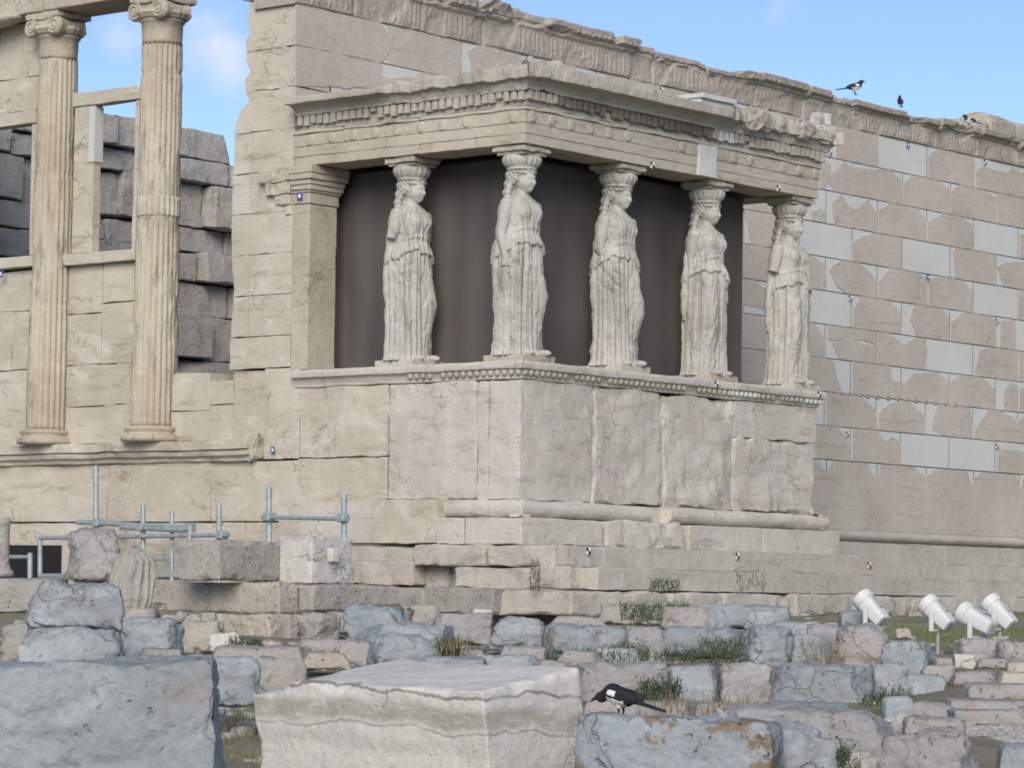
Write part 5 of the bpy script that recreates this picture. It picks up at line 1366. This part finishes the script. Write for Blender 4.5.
# ================================================================== survey targets stuck to the stones
def target(p, n, label, blue=False, s=.085):
    """flat square; checkered black and white, or a blue frame round a white square"""
    p = np.array(p); mb = MB(); h = s/2; t = .004
    ax = np.array([1., 0, 0]) if n == 's' else np.array([0, -1., 0]); up = np.array([0, 0, 1.]); nn = np.array([0, -1., 0]) if n == 's' else np.array([-1., 0, 0])
    def q(u0, u1, v0, v1, d, m_): mb.add([p+ax*u0+up*v0+nn*d, p+ax*u1+up*v0+nn*d, p+ax*u1+up*v1+nn*d, p+ax*u0+up*v1+nn*d], [(0, 1, 2, 3)], m_)
    q(-h, h, -h, h, t, 0)
    for k, (a, b) in enumerate(((ax, up), (up, ax), (ax*-1, up), (up, ax*-1))): pass
    if blue: q(-h, h, -h, h, t+.003, 2); q(-h*.45, h*.45, -h*.5, h*.5, t+.006, 0)
    else: q(-h, 0, 0, h, t+.003, 1); q(0, h, -h, 0, t+.003, 1)
    o = mb.build('survey_target', [M_TWHITE, M_TBLACK, M_TBLUE]); tag(o, label, 'survey target', 'survey targets stuck to the stones')
def tsy(px, py, y): return unp(px, py, 1, y)
def tsx(px, py, x): return unp(px, py, 0, x)
for (px, py, y, lab, bl) in (
    (830, 152, D-.03, 'checkered target on the wall just right of the porch cornice', 0), (985, 162, D-.03, 'checkered target high on the wall at the upper right', 0), (908, 145, D-.03, 'blue framed target under the carved wall crown', 1), (928, 277, D-.03, 'blue framed target halfway up the wall', 1),
    (850, 298, D-.03, 'checkered target on the wall right of the last statue, upper one', 0), (997, 321, D-.03, 'checkered target halfway up the wall near the right edge', 0), (847, 434, D-.03, 'checkered target on the wall right of the podium', 0), (997, 446, D-.03, 'checkered target low on the wall near the right edge', 0),
    (652, 165, -.04, 'checkered target on the architrave above the third statue', 0), (778, 188, -.04, 'checkered target on the architrave above the last statue', 0), (716, 384, -.105, 'checkered target on the parapet below the armless statue', 0), (819, 394, -.105, 'checkered target at the right end of the parapet', 0),
    (588, 551, -.755, 'checkered target on the first step near the porch corner', 0), (737, 556, -.755, 'checkered target on the first step in the middle', 0), (869, 565, -.755, 'checkered target on the right end of the first step', 0), (661, 90, D-.06, 'checkered target on the wall above the porch roof', 0)):
    target(tsy(px, py, y), 's', lab, bl, .075)
target(tsx(273, 450, -.02), 'w', 'blue framed target on the wall left of the podium', True, .07); target(tsx(300, 196, -.035), 'w', 'blue framed target on the pilaster capital', True, .085)
target(tsx(1, 274, -.07), 'w', 'blue framed target on the window sill at the left edge', True, .085)

# ================================================================== grass and gravel
M_GRASS = plain('green_grass', (.115, .15, .06), .8, var=.34, vscale=3); M_GRASSD = plain('dark_green_weeds', (.065, .095, .05), .8, var=.34, vscale=3); M_DRY = plain('dry_grass', (.20, .165, .10), .85, var=.27, vscale=3)
rs = np.random.RandomState(4)
def blades(mb, P, hmin, hmax, wid, lean=.5):
    for p in P:
        h = rs.uniform(hmin, hmax); a = rs.uniform(0, 2*math.pi); l = rs.uniform(.1, lean)*h; b = rs.uniform(0, math.pi)
        dx, dy = math.cos(a)*l, math.sin(a)*l; wx, wy = math.cos(b)*wid, math.sin(b)*wid
        mb.add([(p[0]-wx, p[1]-wy, p[2]), (p[0]+wx, p[1]+wy, p[2]), (p[0]+dx*.45+wx*.7, p[1]+dy*.45+wy*.7, p[2]+h*.6), (p[0]+dx*.45-wx*.7, p[1]+dy*.45-wy*.7, p[2]+h*.6), (p[0]+dx, p[1]+dy, p[2]+h)], [(0, 1, 2, 3), (3, 2, 4)])
def leafy(mb, P):
    for p in P:
        h = abs(rs.normal(0, .035)); s_ = rs.uniform(.004, .009); a = rs.uniform(0, 6.28); b = rs.uniform(.2, 1.3)
        u = np.array([math.cos(a)*math.cos(b), math.sin(a)*math.cos(b), math.sin(b)])*s_*2; v = np.array([-math.sin(a), math.cos(a), 0])*s_*.7
        c = np.array(p)+np.array([rs.normal(0, .02), rs.normal(0, .02), h]); mb.add([c, c+u*.5+v, c+u, c+u*.5-v], [(0, 1, 2, 3)])
def scatter(px, n, d=None):
    x0, y0, x1, y1 = px; out = []
    for _ in range(n):
        x = rs.uniform(x0, x1); y = rs.uniform(y0, y1)
        dd = d if d else ground_depth(x, y)
        q = at(x, y, dd); out.append((q[0], q[1], (gz(q[0], q[1]) if not d else q[2])-.02))
    return out
g1 = MB()
for px, n in (((790, 603, 1035, 650), 12000), ((900, 655, 1030, 720), 2600), ((420, 640, 560, 672), 500), ((560, 650, 660, 664), 250), ((200, 690, 262, 800), 900), ((640, 690, 900, 720), 350), ((180, 640, 340, 662), 250), ((850, 735, 960, 768), 300), ((300, 650, 420, 665), 120)):
    blades(g1, scatter(px, int(n*1.6)), .02, .065, .0035)
tag(g1.build('grass', M_GRASS), 'short green grass between the stones and behind the floodlights', 'grass', kind='stuff')
g2 = MB()
for px, n, d in (((655, 651, 745, 662), 120, 19.6), ((700, 640, 745, 655), 90, 19.8), ((610, 648, 650, 662), 110, 19.6), ((620, 604, 690, 620), 260, 26.5), ((436, 640, 462, 662), 150, 19.4), ((545, 652, 640, 664), 90, 19.0), ((640, 684, 680, 706), 120, 14.9), ((860, 694, 910, 705), 60, 14.8), ((530, 560, 540, 590), 60, 32.2), ((650, 580, 680, 592), 90, 32.0), ((735, 570, 765, 594), 40, 32), ((300, 652, 340, 664), 60, 20.5), ((228, 640, 262, 650), 80, 21), ((820, 700, 880, 760), 0, 11.8), ((800, 750, 850, 768), 110, 11.6)):
    if n: (leafy(g2, scatter(px, int(n*5), d)), blades(g2, scatter(px, int(n*2.2), d), .02, .085, .0035, .9))
tag(g2.build('weeds', M_GRASSD), 'dark green weeds growing out of the gaps between the boulders', 'weeds', kind='stuff')
g3 = MB()
for px, n, d in (((205, 700, 262, 800), 700, None), ((800, 640, 850, 664), 260, 19.6), ((436, 640, 470, 664), 160, 19.3), ((890, 650, 960, 690), 250, None), ((845, 735, 960, 768), 300, None), ((640, 700, 760, 720), 250, 14.0), ((540, 630, 552, 650), 60, 20), ((585, 668, 640, 712), 0, 14)):
    if n: blades(g3, scatter(px, int(n*.8), d), .03, .10, .0025, .7)
tag(g3.build('dry_grass', M_DRY), 'dry straw coloured grass blades between the stones', 'dry grass', kind='stuff')
pb = MB(); M_PEB = stone('gravel_stone', (.42, .41, .38), (.32, .31, .29), (.2, .18, .15), .5, bump=.4)
for p in scatter((880, 716, 1040, 752), 1500):
    s_ = rs.uniform(.008, .026); V, F = ellipsoid((p[0], p[1], p[2]+.025), s_*rs.uniform(.8, 1.5), s_*rs.uniform(.8, 1.5), s_*.7, 6, 4); pb.add(V, F)
tag(pb.build('gravel', M_PEB), 'pale gravel on the path at the lower right', 'gravel', kind='stuff')
pb2 = MB()
for px, n in (((200, 660, 262, 768), 40), ((420, 640, 1024, 668), 260), ((640, 690, 920, 768), 120), ((-10, 618, 350, 668), 260), ((540, 600, 900, 630), 200), ((120, 600, 360, 650), 140)):
    for p in scatter(px, n):
        s_ = rs.uniform(.015, .085)*rs.uniform(.5, 1); V, F = rbox((s_*2, s_*1.6, s_*1.3), s_*.5, s_, s_*.2, int(rs.randint(9999)), .8, 2); pb2.add(V+np.array([p[0], p[1], p[2]+.02]), F)
tag(pb2.build('rubble', M_PEB), 'small loose rubble scattered between the boulders', 'rubble', kind='stuff')
for o in bpy.data.objects:
    if '_o' in o: del o['_o']
